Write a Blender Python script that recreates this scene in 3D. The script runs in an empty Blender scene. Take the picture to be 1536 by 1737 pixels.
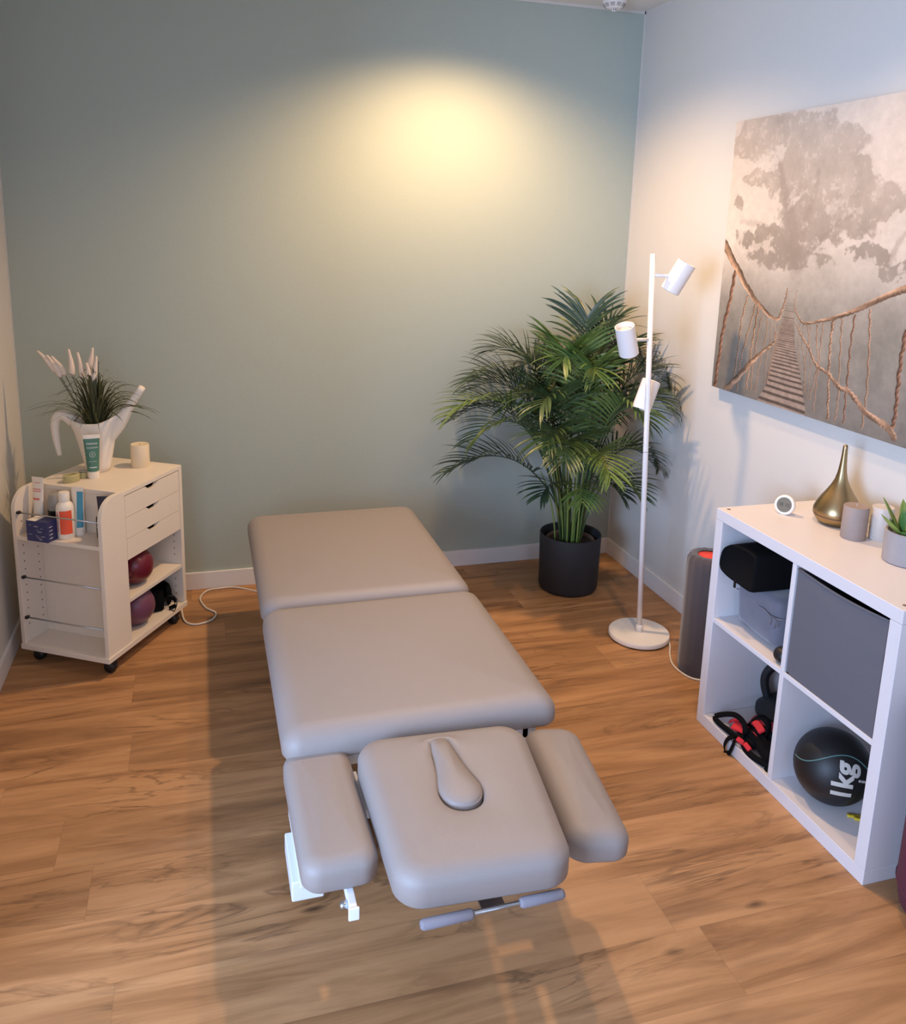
import bpy, bmesh, math, random
import numpy as np
from mathutils import Vector, Matrix, noise as mn
S = bpy.context.scene
COL = S.collection
PI = math.pi
W_, H_, D_ = 2.739, 2.633, 4.6      # room: right wall x=0, left wall x=-W, back wall y=0, floor z=0

# ------------------------------------------------------------------ camera
cam_d = bpy.data.cameras.new('camera'); cam = bpy.data.objects.new('camera', cam_d); COL.objects.link(cam)
yaw, pitch, roll = .285, -.209, .027
fw = Vector((math.sin(yaw)*math.cos(pitch), math.cos(yaw)*math.cos(pitch), math.sin(pitch)))
rt = fw.cross(Vector((0, 0, 1))).normalized(); up = rt.cross(fw)
r2 = math.cos(roll)*rt + math.sin(roll)*up; u2 = -math.sin(roll)*rt + math.cos(roll)*up
m = Matrix((r2, u2, -fw)).transposed().to_4x4(); m.translation = Vector((-2.003, -3.701, 1.646))
cam.matrix_world = m
cam_d.sensor_fit = 'VERTICAL'; cam_d.sensor_height = 24; cam_d.sensor_width = 24*1536/1737
cam_d.lens = 1412.351/1737*24
cam_d.shift_x = (768-750.77)/1737; cam_d.shift_y = -(868.5-683.7)/1737
cam_d.clip_start = .02
S.camera = cam

# ------------------------------------------------------------------ light
S.view_settings.view_transform = 'Standard'; S.view_settings.look = 'None'
S.view_settings.gamma = 1; S.view_settings.use_curve_mapping = False
S.view_settings.exposure = -0.02
S.cycles.max_bounces = 8; S.cycles.diffuse_bounces = 5
w = bpy.data.worlds.new('world'); S.world = w; w.use_nodes = True
w.node_tree.nodes['Background'].inputs[0].default_value = (.62, .74, 1, 1)
w.node_tree.nodes['Background'].inputs[1].default_value = 1.5

def area(name, loc, aim, sx, sy, power, col):
    l = bpy.data.lights.new(name, 'AREA'); l.shape = 'RECTANGLE'; l.size = sx; l.size_y = sy
    l.energy = power; l.color = col
    o = bpy.data.objects.new(name, l); COL.objects.link(o); o.location = loc
    o.rotation_euler = (Vector(aim)-Vector(loc)).to_track_quat('-Z', 'Y').to_euler(); return o
def spot(name, loc, power, angle, blend, col, rad=.03, aim=None):
    l = bpy.data.lights.new(name, 'SPOT'); l.energy = power; l.spot_size = math.radians(angle); l.spot_blend = blend
    l.color = col; l.shadow_soft_size = rad
    o = bpy.data.objects.new(name, l); COL.objects.link(o); o.location = loc
    if aim: o.rotation_euler = (Vector(aim)-Vector(loc)).to_track_quat('-Z', 'Y').to_euler()
    return o
DAY = (.43, .62, 1.0); WARM = (1.0, .64, .33)
area('daylight_outside_patio_door', (-4.6, -4.15, 1.45), (-.2, -1.55, .75), 1.5, 1.6, 225, DAY)
area('daylight_patio_door', (-W_-.06, -3.0, 1.1), (-.6, 0, 1.3), 1.3, 1.9, 16, (.55, .74, 1.0))
area('cool_front_fill', (-1.15, -D_+.02, 1.5), (-1.3, 0, 1.6), 1.4, 1.3, 10, DAY)  # added weak cool fill for faces turned to the camera, unseen source
SPOTS = [(-.95, -.61), (-.62, -1.85), (-1.75, -3.9)]
spot('ceiling_spot_or_fill', (-.95, -.61, H_-.04), 132, 145, .8, WARM, .045)
spot('ceiling_spot_or_fill', (-.62, -1.85, H_-.04), 54, 124, .9, WARM, .045)
spot('ceiling_spot_or_fill', (-1.75, -3.9, H_-.03), 10, 150, .9, WARM, .06)  # added warm fill behind the camera, brightens the cabinet and left side

# ------------------------------------------------------------------ materials
def lin(c): return tuple(((x/12.92) if x <= .04045 else ((x+.055)/1.055)**2.4) for x in c)
def hexc(r, g, b): return lin((r/255, g/255, b/255))
class NT:
    def __init__(s, mat): s.t = mat.node_tree; s.n = s.t.nodes
    def node(s, typ, **k):
        n = s.n.new(typ)
        for a, v in k.items(): setattr(n, a, v)
        return n
    def link(s, a, b): s.t.links.new(a, b)
    def put(s, sock, v):
        if isinstance(v, bpy.types.NodeSocket): s.link(v, sock)
        else: sock.default_value = v
    def math(s, op, *a):
        n = s.node('ShaderNodeMath', operation=op)
        for i, v in enumerate(a): s.put(n.inputs[i], v)
        return n.outputs[0]
    def comb(s, x, y, z):
        n = s.node('ShaderNodeCombineXYZ')
        for i, v in enumerate((x, y, z)): s.put(n.inputs[i], v)
        return n.outputs[0]
    def noise(s, vec, scale, detail=3, rough=.5, dist=0):
        n = s.node('ShaderNodeTexNoise'); s.put(n.inputs['Vector'], vec); n.inputs['Scale'].default_value = scale
        n.inputs['Detail'].default_value = detail; n.inputs['Roughness'].default_value = rough; n.inputs['Distortion'].default_value = dist
        return n.outputs[0]
    def ramp(s, fac, stops):
        n = s.node('ShaderNodeValToRGB'); s.put(n.inputs[0], fac); e = n.color_ramp.elements
        while len(e) < len(stops): e.new(.5)
        for i, (p, c) in enumerate(stops):
            e[i].position = p; e[i].color = (*c, 1) if len(c) == 3 else c
        return n.outputs[0]
    def mix(s, f, a, b, mode='MIX'):
        n = s.node('ShaderNodeMix', data_type='RGBA', blend_type=mode)
        s.put(n.inputs[0], f)
        for i, v in ((6, a), (7, b)):
            if isinstance(v, tuple): v = (*v, 1) if len(v) == 3 else v
            s.put(n.inputs[i], v)
        return n.outputs[2]
    def obj(s): return s.node('ShaderNodeTexCoord').outputs['Object']
def newmat(name, col, rough=.5, metal=0, spec=.5, bump=0, bscale=200, var=0, vscale=8, sheen=0, coat=0, trans=0):
    m = bpy.data.materials.new(name); m.use_nodes = True; T = NT(m); b = m.node_tree.nodes['Principled BSDF']
    b.inputs['Base Color'].default_value = (*col, 1); b.inputs['Roughness'].default_value = rough
    b.inputs['Metallic'].default_value = metal; b.inputs['Specular IOR Level'].default_value = spec
    if sheen: b.inputs['Sheen Weight'].default_value = sheen
    if coat: b.inputs['Coat Weight'].default_value = coat
    if trans: b.inputs['Transmission Weight'].default_value = trans
    if var:
        f = T.noise(T.obj(), vscale, 4, .6)
        c = T.mix(f, tuple(x*(1-var) for x in col), tuple(min(1, x*(1+var)) for x in col)); T.link(c, b.inputs['Base Color'])
    if bump:
        f = T.noise(T.obj(), bscale, 2); bn = T.node('ShaderNodeBump'); bn.inputs['Strength'].default_value = bump
        bn.inputs['Distance'].default_value = .002; T.link(f, bn.inputs['Height']); T.link(bn.outputs[0], b.inputs['Normal'])
    return m
M = {}
M['wall'] = newmat('white_wall_paint', hexc(207, 203, 196), .85, bump=.25, bscale=180)
M['green'] = newmat('sage_wall_paint', hexc(170, 179, 169), .8, bump=.35, bscale=160)
M['ceil'] = newmat('ceiling_paint', hexc(225, 220, 214), .9)
M['trim'] = newmat('white_trim', hexc(225, 222, 220), .45)
M['white'] = newmat('white_laminate', hexc(216, 211, 212), .4)
M['cream'] = newmat('offwhite_laminate', hexc(228, 216, 200), .5, var=.03, vscale=30)
M['vinyl'] = newmat('taupe_grey_vinyl', hexc(148, 139, 135), .48, bump=.25, bscale=700, spec=.4)
M['frame'] = newmat('white_powder_coat', hexc(226, 230, 235), .4)
M['steel'] = newmat('brushed_steel', hexc(190, 195, 200), .3, 1)
M['grip'] = newmat('grey_foam_grip', hexc(130, 125, 132), .8)
M['black'] = newmat('black_plastic', hexc(22, 22, 24), .4)
M['blackcloth'] = newmat('black_fabric', hexc(16, 16, 18), .95, bump=.3, bscale=900, spec=.1)
M['blackrub'] = newmat('black_rubber', hexc(19, 21, 24), .5)
M['pot'] = newmat('anthracite_pot', hexc(38, 37, 40), .7, bump=.1, bscale=400)
M['soil'] = newmat('dark_soil', hexc(58, 42, 33), .95, bump=1, bscale=150)
M['lampw'] = newmat('white_lamp_metal', hexc(232, 228, 226), .35)
M['bulb'] = newmat('frosted_bulb', hexc(235, 225, 200), .3)
M['gold'] = newmat('brushed_brass', hexc(166, 142, 104), .34, 1)
M['concrete'] = newmat('grey_concrete', hexc(158, 150, 148), .85, var=.12, vscale=25, bump=.4, bscale=120)
M['candle'] = newmat('cream_wax', hexc(226, 208, 178), .5)
M['candle2'] = newmat('pale_marbled_wax', hexc(198, 188, 178), .5, var=.06, vscale=30)
M['candleg'] = newmat('grey_wax', hexc(150, 134, 126), .7, var=.1, vscale=40, bump=.3, bscale=80)
M['bin'] = newmat('grey_bin_fabric', hexc(96, 94, 100), .9, bump=.3, bscale=600)
M['velvet'] = newmat('grey_velvet', hexc(102, 102, 114), .8, sheen=.6, var=.22, vscale=14, bump=.3, bscale=30)
M['rollcov'] = newmat('dark_taupe_velvet', hexc(70, 61, 62), .85, sheen=.4, var=.15, vscale=10)
M['red'] = newmat('red_fabric', hexc(205, 34, 46), .7, bump=.3, bscale=500)
M['redfoam'] = newmat('red_foam', hexc(225, 72, 66), .8)
M['redband'] = newmat('red_latex', hexc(200, 26, 44), .45)
M['maroon'] = newmat('maroon_fabric', hexc(84, 34, 52), .85, bump=.3, bscale=500)
M['burg'] = newmat('burgundy_rubber', hexc(104, 24, 40), .28)
M['purple'] = newmat('dusty_purple_rubber', hexc(112, 66, 88), .38)
M['navy'] = newmat('navy_cardboard', hexc(46, 50, 96), .55)
M['orange'] = newmat('orange_label', hexc(238, 92, 60), .5)
M['plw'] = newmat('white_plastic', hexc(238, 228, 214), .38)
M['green_l'] = newmat('teal_green_label', hexc(74, 118, 100), .45)
M['blue_l'] = newmat('teal_blue_label', hexc(74, 150, 178), .45)
M['dark_l'] = newmat('dark_navy_plastic', hexc(42, 42, 62), .4)
M['greyp'] = newmat('grey_plastic', hexc(150, 146, 140), .35)
M['ink'] = newmat('pale_ink', hexc(210, 215, 210), .6)
M['redink'] = newmat('red_ink', hexc(226, 120, 104), .6)
M['redinkd'] = newmat('deep_red_ink', hexc(205, 62, 60), .6)
M['teal'] = newmat('teal_line', hexc(84, 124, 120), .5)
M['ltprint'] = newmat('light_grey_print', hexc(196, 192, 184), .6)
M['lcd'] = newmat('olive_lcd', hexc(112, 106, 92), .25)
M['lcdink'] = newmat('lcd_digits', hexc(62, 60, 52), .5)
M['tape'] = newmat('yellow_green_plastic', hexc(178, 170, 122), .25, spec=.6)
M['brown'] = newmat('brown_cap', hexc(120, 92, 76), .6)
M['cable'] = newmat('white_cable', hexc(215, 205, 192), .5)
M['yellow'] = newmat('yellow_latex', hexc(212, 180, 50), .5)
M['dark'] = newmat('dark_hole', hexc(70, 60, 52), .8)
M['grass'] = newmat('dark_green_blades', hexc(72, 74, 44), .6, var=.3, vscale=12)
M['spike'] = newmat('cream_flower', hexc(238, 218, 200), .95, bump=1, bscale=300)
M['stem'] = newmat('yellow_green_stem', hexc(120, 138, 66), .5, var=.2, vscale=10)
M['succ'] = newmat('olive_green_leaf', hexc(122, 140, 62), .4, var=.25, vscale=25)
M['succd'] = newmat('deep_green_leaf', hexc(70, 112, 58), .4, var=.3, vscale=60)
def palm_mat(name, c1, c2):
    m = bpy.data.materials.new(name); m.use_nodes = True; T = NT(m); b = m.node_tree.nodes['Principled BSDF']
    f = T.noise(T.obj(), 9, 3); c = T.ramp(f, [(.3, c1), (.62, c2), (.8, hexc(150, 150, 84))])
    T.link(c, b.inputs['Base Color']); b.inputs['Roughness'].default_value = .38
    b.inputs['Subsurface Weight'].default_value = 0
    return m
M['palm'] = palm_mat('palm_leaf_green', hexc(46, 66, 38), hexc(78, 98, 56))
M['palml'] = palm_mat('palm_leaf_bright', hexc(62, 92, 42), hexc(104, 126, 62))
M['palmd'] = palm_mat('palm_leaf_deep', hexc(36, 54, 38), hexc(60, 80, 54))

def floor_material():
    m = bpy.data.materials.new('oak_laminate_planks'); m.use_nodes = True; T = NT(m); b = m.node_tree.nodes['Principled BSDF']
    sp = T.node('ShaderNodeSeparateXYZ'); T.link(T.obj(), sp.inputs[0]); x, y = sp.outputs[0], sp.outputs[1]
    v = T.math('DIVIDE', T.math('ADD', y, 1.857+19*1), .19)          # plank rows
    row = T.math('FLOOR', v); fv = T.math('FRACT', v)
    wn = T.node('ShaderNodeTexWhiteNoise', noise_dimensions='1D'); T.put(wn.inputs['W'], T.math('ADD', row, 7.3))
    u = T.math('DIVIDE', T.math('ADD', T.math('ADD', x, 20), T.math('MULTIPLY', wn.outputs[0], 1.28)), 1.28)
    idn = T.math('FLOOR', u); fu = T.math('FRACT', u)
    wn2 = T.node('ShaderNodeTexWhiteNoise', noise_dimensions='2D'); T.put(wn2.inputs['Vector'], T.comb(row, idn, 0))
    rnd = wn2.outputs[0]
    off = T.math('MULTIPLY', rnd, 37.0)
    g1 = T.noise(T.comb(T.math('ADD', T.math('MULTIPLY', x, 1.1), off), T.math('MULTIPLY', y, 10), off), 1.0, 6, .62, 1.2)
    g2 = T.noise(T.comb(T.math('ADD', T.math('MULTIPLY', x, 1.1), off), T.math('MULTIPLY', y, 6.5), off), 1.0, 4, .55, 2.2)
    g3 = T.noise(T.comb(T.math('MULTIPLY', x, 9), T.math('MULTIPLY', y, 150), off), 1.0, 3, .6)
    col = T.ramp(g1, [(.24, hexc(116, 82, 55)), (.40, hexc(154, 112, 74)), (.56, hexc(178, 133, 91)), (.8, hexc(196, 152, 108))])
    crack = T.math('SUBTRACT', 1.0, T.math('MULTIPLY', T.math('ABSOLUTE', T.math('SUBTRACT', g2, .5)), 30))
    crack = T.math('MAXIMUM', crack, 0.0)
    big = T.noise(T.comb(T.math('ADD', T.math('MULTIPLY', x, 2.2), off), T.math('MULTIPLY', y, 4), 3.3), 1.0, 2)
    mask = T.ramp(big, [(.5, (0, 0, 0)), (.66, (1, 1, 1))])
    mk = T.math('MULTIPLY', T.math('MULTIPLY', crack, mask), .6)
    col = T.mix(mk, col, hexc(84, 60, 42))
    dz = T.ramp(T.noise(T.comb(T.math('ADD', T.math('MULTIPLY', x, 1.4), off), T.math('MULTIPLY', y, 8), 9.1), 1.0, 3, .6, .8), [(.56, (0, 0, 0)), (.74, (1, 1, 1))])
    col = T.mix(T.math('MULTIPLY', dz, .5), col, hexc(98, 72, 54))
    # knots
    vo = T.node('ShaderNodeTexVoronoi'); T.put(vo.inputs['Vector'], T.comb(T.math('ADD', T.math('MULTIPLY', x, 1.7), T.math('MULTIPLY', g1, .12)), T.math('ADD', T.math('MULTIPLY', y, 4.2), T.math('MULTIPLY', g3, .05)), 0)); vo.inputs['Scale'].default_value = 1.35
    kn = T.ramp(vo.outputs['Distance'], [(.02, (1, 1, 1)), (.085, (0, 0, 0))])
    sepc = T.node('ShaderNodeSeparateColor'); T.link(vo.outputs['Color'], sepc.inputs[0])
    km = T.math('GREATER_THAN', sepc.outputs[0], .45)
    col = T.mix(T.math('MULTIPLY', T.math('MULTIPLY', kn, km), .75), col, hexc(66, 46, 32))
    fine = T.math('ADD', T.math('MULTIPLY', g3, .26), .87)
    tone = T.math('ADD', T.math('MULTIPLY', rnd, .24), .88)
    col = T.mix(1.0, col, T.comb(T.math('MULTIPLY', fine, tone), T.math('MULTIPLY', fine, tone), T.math('MULTIPLY', fine, tone)), 'MULTIPLY')
    ev = T.math('MINIMUM', fv, T.math('SUBTRACT', 1.0, fv)); eu = T.math('MINIMUM', fu, T.math('SUBTRACT', 1.0, fu))
    seam = T.math('MAXIMUM', T.math('LESS_THAN', ev, .006), T.math('LESS_THAN', eu, .0009))
    col = T.mix(T.math('MULTIPLY', seam, .18), col, hexc(92, 68, 48))
    T.link(col, b.inputs['Base Color']); b.inputs['Roughness'].default_value = .5; b.inputs['Specular IOR Level'].default_value = .35
    bn = T.node('ShaderNodeBump'); bn.inputs['Strength'].default_value = .12; bn.inputs['Distance'].default_value = .002
    T.link(g3, bn.inputs['Height']); T.link(bn.outputs[0], b.inputs['Normal'])
    return m
M['floor'] = floor_material()

# ------------------------------------------------------------------ mesh helpers
class MB:
    def __init__(s): s.b = bmesh.new()
    def box(s, a, c, mat=None):
        x0, y0, z0 = a; x1, y1, z1 = c
        vs = [s.b.verts.new(p) for p in ((x0, y0, z0), (x1, y0, z0), (x1, y1, z0), (x0, y1, z0), (x0, y0, z1), (x1, y0, z1), (x1, y1, z1), (x0, y1, z1))]
        if mat:
            for v_ in vs: v_.co = mat @ v_.co
        for f in ((3, 2, 1, 0), (4, 5, 6, 7), (0, 1, 5, 4), (1, 2, 6, 5), (2, 3, 7, 6), (3, 0, 4, 7)): s.b.faces.new([vs[i] for i in f])
        return s
    def rings(s, rings, cap0=True, cap1=True, closed=True):
        R = [[s.b.verts.new(p) for p in r] for r in rings]
        n = len(R[0])
        for i in range(len(R)-1):
            for j in range(n if closed else n-1):
                k = (j+1) % n
                s.b.faces.new((R[i][j], R[i][k], R[i+1][k], R[i+1][j]))
        if cap0 and closed: s.b.faces.new(R[0][::-1])
        if cap1 and closed: s.b.faces.new(R[-1])
        return s
    def lathe(s, prof, c=(0, 0, 0), n=32, mat=None, cap0=True, cap1=True):
        rs = []
        for r, z in prof:
            ring = [Vector((r*math.cos(2*PI*k/n), r*math.sin(2*PI*k/n), z)) for k in range(n)]
            ring = [((mat @ q) if mat else q)+Vector(c) for q in ring]
            rs.append(ring)
        return s.rings(rs, cap0, cap1)
    def tube(s, pts, rad, n=10, cap=True):
        pts = [Vector(q) for q in pts]; rs = []; last = None
        for i, q in enumerate(pts):
            t = (pts[min(i+1, len(pts)-1)]-pts[max(i-1, 0)]).normalized()
            if last is None:
                a = Vector((0, 0, 1)) if abs(t.z) < .9 else Vector((1, 0, 0)); nx = t.cross(a).normalized()
            else: nx = (last-t*last.dot(t)).normalized()
            last = nx; ny = t.cross(nx)
            r = rad[i] if isinstance(rad, (list, tuple)) else rad
            rs.append([q+r*(math.cos(2*PI*k/n)*nx+math.sin(2*PI*k/n)*ny) for k in range(n)])
        return s.rings(rs, cap, cap)
    def ribbon(s, pts, width, side, th=.0022):
        """flat webbing: pts centre line, side = vector or list of vectors across the width"""
        pts = [Vector(q) for q in pts]; rs = []
        for i, q in enumerate(pts):
            t = (pts[min(i+1, len(pts)-1)]-pts[max(i-1, 0)]).normalized()
            sd = Vector(side[i] if isinstance(side, list) else side); sd = (sd-t*sd.dot(t)).normalized(); nn = t.cross(sd)
            rs.append([q+sd*width/2+nn*th/2, q-sd*width/2+nn*th/2, q-sd*width/2-nn*th/2, q+sd*width/2-nn*th/2])
        return s.rings(rs)
    def sphere(s, c, r, n=24, sc=(1, 1, 1)):
        bmesh.ops.create_uvsphere(s.b, u_segments=n, v_segments=n//2, radius=r, matrix=Matrix.Translation(c) @ Matrix.Diagonal((*sc, 1)))
        return s
    def prism(s, poly, fn, t0, t1):
        """extrude polygon; fn(a,b,t)->point"""
        s.rings([[fn(a, b_, t0) for a, b_ in poly], [fn(a, b_, t1) for a, b_ in poly]]); return s
    def xf(s, mat): bmesh.ops.transform(s.b, matrix=mat, verts=s.b.verts); return s
    def build(s, name, mat, parent=None, smooth=False, bevel=0, subsurf=0, seg=2):
        bmesh.ops.recalc_face_normals(s.b, faces=s.b.faces)
        me = bpy.data.meshes.new(name); s.b.to_mesh(me); s.b.free()
        for mt in (mat if isinstance(mat, list) else [mat]): me.materials.append(M[mt] if isinstance(mt, str) else mt)
        if smooth: me.polygons.foreach_set('use_smooth', [True]*len(me.polygons))
        o = bpy.data.objects.new(name, me); COL.objects.link(o)
        if parent: o.parent = parent
        if bevel:
            bv = o.modifiers.new('bevel', 'BEVEL'); bv.width = bevel; bv.segments = seg; bv.limit_method = 'ANGLE'; bv.angle_limit = math.radians(35)
            me.polygons.foreach_set('use_smooth', [True]*len(me.polygons))
            wn = o.modifiers.new('normals', 'WEIGHTED_NORMAL'); wn.keep_sharp = True
        elif smooth == 'auto':
            try: me.set_sharp_from_angle(angle=math.radians(40))
            except Exception: pass
        if subsurf: sb = o.modifiers.new('sub', 'SUBSURF'); sb.levels = subsurf; sb.render_levels = subsurf
        return o
def tag(o, label=None, cat=None, group=None, kind=None):
    if label: o['label'] = label
    if cat: o['category'] = cat
    if group: o['group'] = group
    if kind: o['kind'] = kind
    return o
def thing(name, label, cat, loc=(0, 0, 0), rz=0, group=None):
    o = bpy.data.objects.new(name, None); COL.objects.link(o); o.location = loc; o.rotation_euler = (0, 0, rz)
    o.empty_display_size = .05
    return tag(o, label, cat, group)
def struct(name, mb, mat, **k): return tag(mb.build(name, mat, **k), kind='structure')
def text_mesh(txt, size, bold=0.0, align='CENTER'):
    c = bpy.data.curves.new('t', 'FONT'); c.body = txt; c.size = size; c.offset = bold; c.align_x = align; c.align_y = 'CENTER'; c.resolution_u = 3
    o = bpy.data.objects.new('t', c); COL.objects.link(o)
    dg = bpy.context.evaluated_depsgraph_get(); me = bpy.data.meshes.new_from_object(o.evaluated_get(dg))
    bm = bmesh.new(); bm.from_mesh(me); bpy.data.objects.remove(o); bpy.data.curves.remove(c); bpy.data.meshes.remove(me)
    return bm
def put_text(name, txt, size, mat, parent, mapf, bold=0.0, cuts=0):
    bm = text_mesh(txt, size, bold); bmesh.ops.triangulate(bm, faces=bm.faces)
    for _ in range(cuts): bmesh.ops.subdivide_edges(bm, edges=bm.edges, cuts=1, use_grid_fill=True)
    for v_ in bm.verts: v_.co = mapf(v_.co.x, v_.co.y)
    mb = MB(); mb.b.free(); mb.b = bm
    return mb.build(name, mat, parent)
def bez(p, n):
    p = [Vector(q) for q in p]; out = []
    for i in range(n+1):
        t = i/n; q = p[:]
        while len(q) > 1: q = [q[k].lerp(q[k+1], t) for k in range(len(q)-1)]
        out.append(q[0])
    return out
def cat_rom(pts, n=6, closed=False):
    P = [Vector(q) for q in pts]; out = []; L = len(P)
    for i in range(L if closed else L-1):
        g = (lambda k: P[k % L]) if closed else (lambda k: P[max(0, min(L-1, k))])
        p0, p1, p2, p3 = g(i-1), g(i), g(i+1), g(i+2)
        for k in range(n):
            t = k/n; out.append(.5*((2*p1)+(p2-p0)*t+(2*p0-5*p1+4*p2-p3)*t*t+(3*p1-p0-3*p2+p3)*t**3))
    out.append(P[0] if closed else P[-1]); return out

# ------------------------------------------------------------------ the room
t = .12
struct('floor', MB().box((-W_-t, -D_-t, -.05), (t, t, 0)), 'floor')
struct('ceiling', MB().box((-W_-t, -D_-t, H_), (t, t, H_+.1)), 'ceil')
struct('wall_back', MB().box((-W_-t, 0, 0), (t, t, H_)), 'green')
struct('wall_right', MB().box((0, -D_-t, 0), (t, 0, H_)), 'wall')
wy0, wy1, wz0, wz1 = -3.75, -2.25, .05, 2.2
struct('wall_left', MB().box((-W_-t, -D_-t, 0), (-W_, wy0, H_)).box((-W_-t, wy1, 0), (-W_, 0, H_))
       .box((-W_-t, wy0, 0), (-W_, wy1, wz0)).box((-W_-t, wy0, wz1), (-W_, wy1, H_)), 'wall')
fx0, fx1, fz0, fz1 = -1.9, -.4, .8, 2.2
struct('wall_front', MB().box((-W_, -D_-t, 0), (fx0, -D_, H_)).box((fx1, -D_-t, 0), (0, -D_, H_))
       .box((fx0, -D_-t, 0), (fx1, -D_, fz0)).box((fx0, -D_-t, fz1), (fx1, -D_, H_)), 'wall')
bh = .081
struct('baseboard_back', MB().box((-W_, -.012, 0), (0, 0, bh)), 'trim', bevel=.002)
struct('baseboard_right', MB().box((-.012, -D_, 0), (0, -.012, bh)), 'trim', bevel=.002)
struct('baseboard_left', MB().box((-W_, -1.105, 0), (-W_+.012, -.012, bh)).box((-W_, -D_, 0), (-W_+.012, -1.25, bh)), 'trim', bevel=.002)
struct('trim_1', MB().box((-W_, -.005, H_-.011), (0, 0, H_)).box((-.006, -.005, 0), (0, 0, H_)).box((-W_, -.005, 0), (-W_+.004, 0, H_)), 'wall')
struct('trim_2', MB().box((-W_, -1.25, 0), (-W_+.088, -1.105, H_)), 'trim', bevel=.003)

# recessed ceiling spots; the third fitting is added for the fill light
for i, (sx, sy) in enumerate(SPOTS):
    cl = thing('ceiling_spot', ['recessed ceiling spot above the sage green wall', 'recessed ceiling spot above the white cube shelf', 'added fill spot in the ceiling behind the camera'][i], 'ceiling light', (sx, sy, H_), group='recessed ceiling spots')
    MB().lathe([(.036, -.001), (.045, -.001), (.047, -.005), (.043, -.008), (.035, -.006)], n=24, cap0=False, cap1=False).build('ring', 'lampw', cl, True)
# smoke detector
sd = thing('smoke_detector', 'round white smoke detector on the ceiling near the corner', 'smoke detector', (-.235, -.15, H_))
MB().lathe([(.0, 0), (.052, 0), (.052, -.012), (.048, -.022), (.040, -.034), (.026, -.042), (.016, -.043), (0, -.043)], n=40, cap0=False, cap1=False).build('housing', 'lampw', sd, True)
g = MB()
for zz, rr in ((-.0255, .0467), (-.030, .0435), (-.0345, .0398)):
    for k in range(10):
        a0 = 2*PI*k/10+.09; a1 = a0+.45
        g.tube([(rr*math.cos(a0+(a1-a0)*q/4), rr*math.sin(a0+(a1-a0)*q/4), zz) for q in range(5)], .0011, 5)
g.build('slots', 'dark', sd)
MB().lathe([(.0, -.042), (.0105, -.042), (.0105, -.049), (.008, -.052), (0, -.052)], n=20, cap0=False, cap1=False).build('sensor_cap', 'lampw', sd, True)
g = MB()
for a in (-2.2, -1.4): g.box((-.0018, .0095, -.049), (.0018, .0112, -.044), Matrix.Rotation(a-PI/2, 4, 'Z'))
g.build('sensor_window', 'black', sd)

# ------------------------------------------------------------------ massage table
def rr(hx, hy, r, n=8, cx=0, cy=0, hx2=None):
    """rounded rect outline; hx at far end (+y), hx2 at near end (-y)"""
    r = max(r, .0005); hx2 = hx if hx2 is None else hx2; out = []
    for (sx, sy, a0) in ((1, 1, 0), (-1, 1, PI/2), (-1, -1, PI), (1, -1, 1.5*PI)):
        w2 = hx if sy > 0 else hx2
        for k in range(n+1):
            a = a0+PI/2*k/n; out.append((cx+sx*(w2-r)+r*math.cos(a), cy+sy*(hy-r)+r*math.sin(a)))
    return out
def fine(poly, step=.02):
    out = []
    for i in range(len(poly)):
        a = Vector(poly[i]).to_2d(); b = Vector(poly[(i+1) % len(poly)]).to_2d(); k = max(1, int((b-a).length/step))
        for j in range(k): out.append(tuple(a.lerp(b, j/k)))
    return out
def pad(name, parent, hx, hy, cr, z0, z1, er, crown=.006, hx2=None, hole=None, tilt=None):
    """upholstered pad: flat underside at z0, top at z1, rounded top edge er"""
    hx2 = hx if hx2 is None else hx2
    prof = [(.012, 0), (.004, 0), (0, .006)]
    T_ = z1-z0
    for k in range(9):
        a = PI/2*k/8; prof.append((er*(1-math.cos(a)), T_-er*.8+er*.8*math.sin(a)))
    base = rr(hx, hy, cr, hx2=hx2); cnt = None; rings_ = []
    def outline(ins):
        q = rr(hx-ins, hy-ins, max(cr-ins*.6, .012), hx2=hx2-ins)
        res = []
        for i in range(len(q)):
            a = Vector(q[i]); b = Vector(q[(i+1) % len(q)]); k = sub[i]
            for j in range(k): res.append(tuple(a.lerp(b, j/k)))
        return res
    sub = [max(1, int((Vector(base[i])-Vector(base[(i+1) % len(base)])).length/.03)) for i in range(len(base))]
    for ins, z in prof: rings_.append([(x, y, z0+z) for x, y in outline(ins)])
    mb = MB()
    if hole is None:
        last = outline(er)
        for k in range(1, 9):
            s = 1-k/8.5; rings_.append([(x*s, y*s, z1+crown*(1-s*s)) for x, y in last])
        mb.rings(rings_)
    else:
        last = outline(er); hc = hole['c']; hp = hole['f']
        n = len(last); H = []
        for x, y in last: H.append(hp(math.atan2(y-hc[1], x-hc[0]), 0.0))
        for k in range(1, 7):
            s = k/7; rings_.append([(a[0]+(b[0]-a[0])*s, a[1]+(b[1]-a[1])*s, z1+crown*math.sin(s*PI)*.6) for a, b in zip(last, H)])
        for d, dz in ((0, 0), (.004, -.0015), (.007, -.006), (.008, -.014), (.008, -.05)):
            rings_.append([(*hp(math.atan2(y-hc[1], x-hc[0]), d), z1+dz) for x, y in last])
        mb.rings(rings_, True, True)
    o = mb.build(name, 'vinyl', parent, True)
    return o
tb = thing('massage_table', 'taupe grey upholstered massage table with face hole, in the middle of the room', 'massage table', (0, 0, 0))
TX = -1.4975
ZT = .457
lp = pad('leg_pad', tb, .352, .432, .05, ZT-.075, ZT, .055, .008); lp.location = (TX, -.765, .004)
bp_ = pad('body_pad', tb, .356, .360, .045, ZT-.075, ZT, .06, .006); bp_.location = (TX+.003, -1.558, 0)
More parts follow.
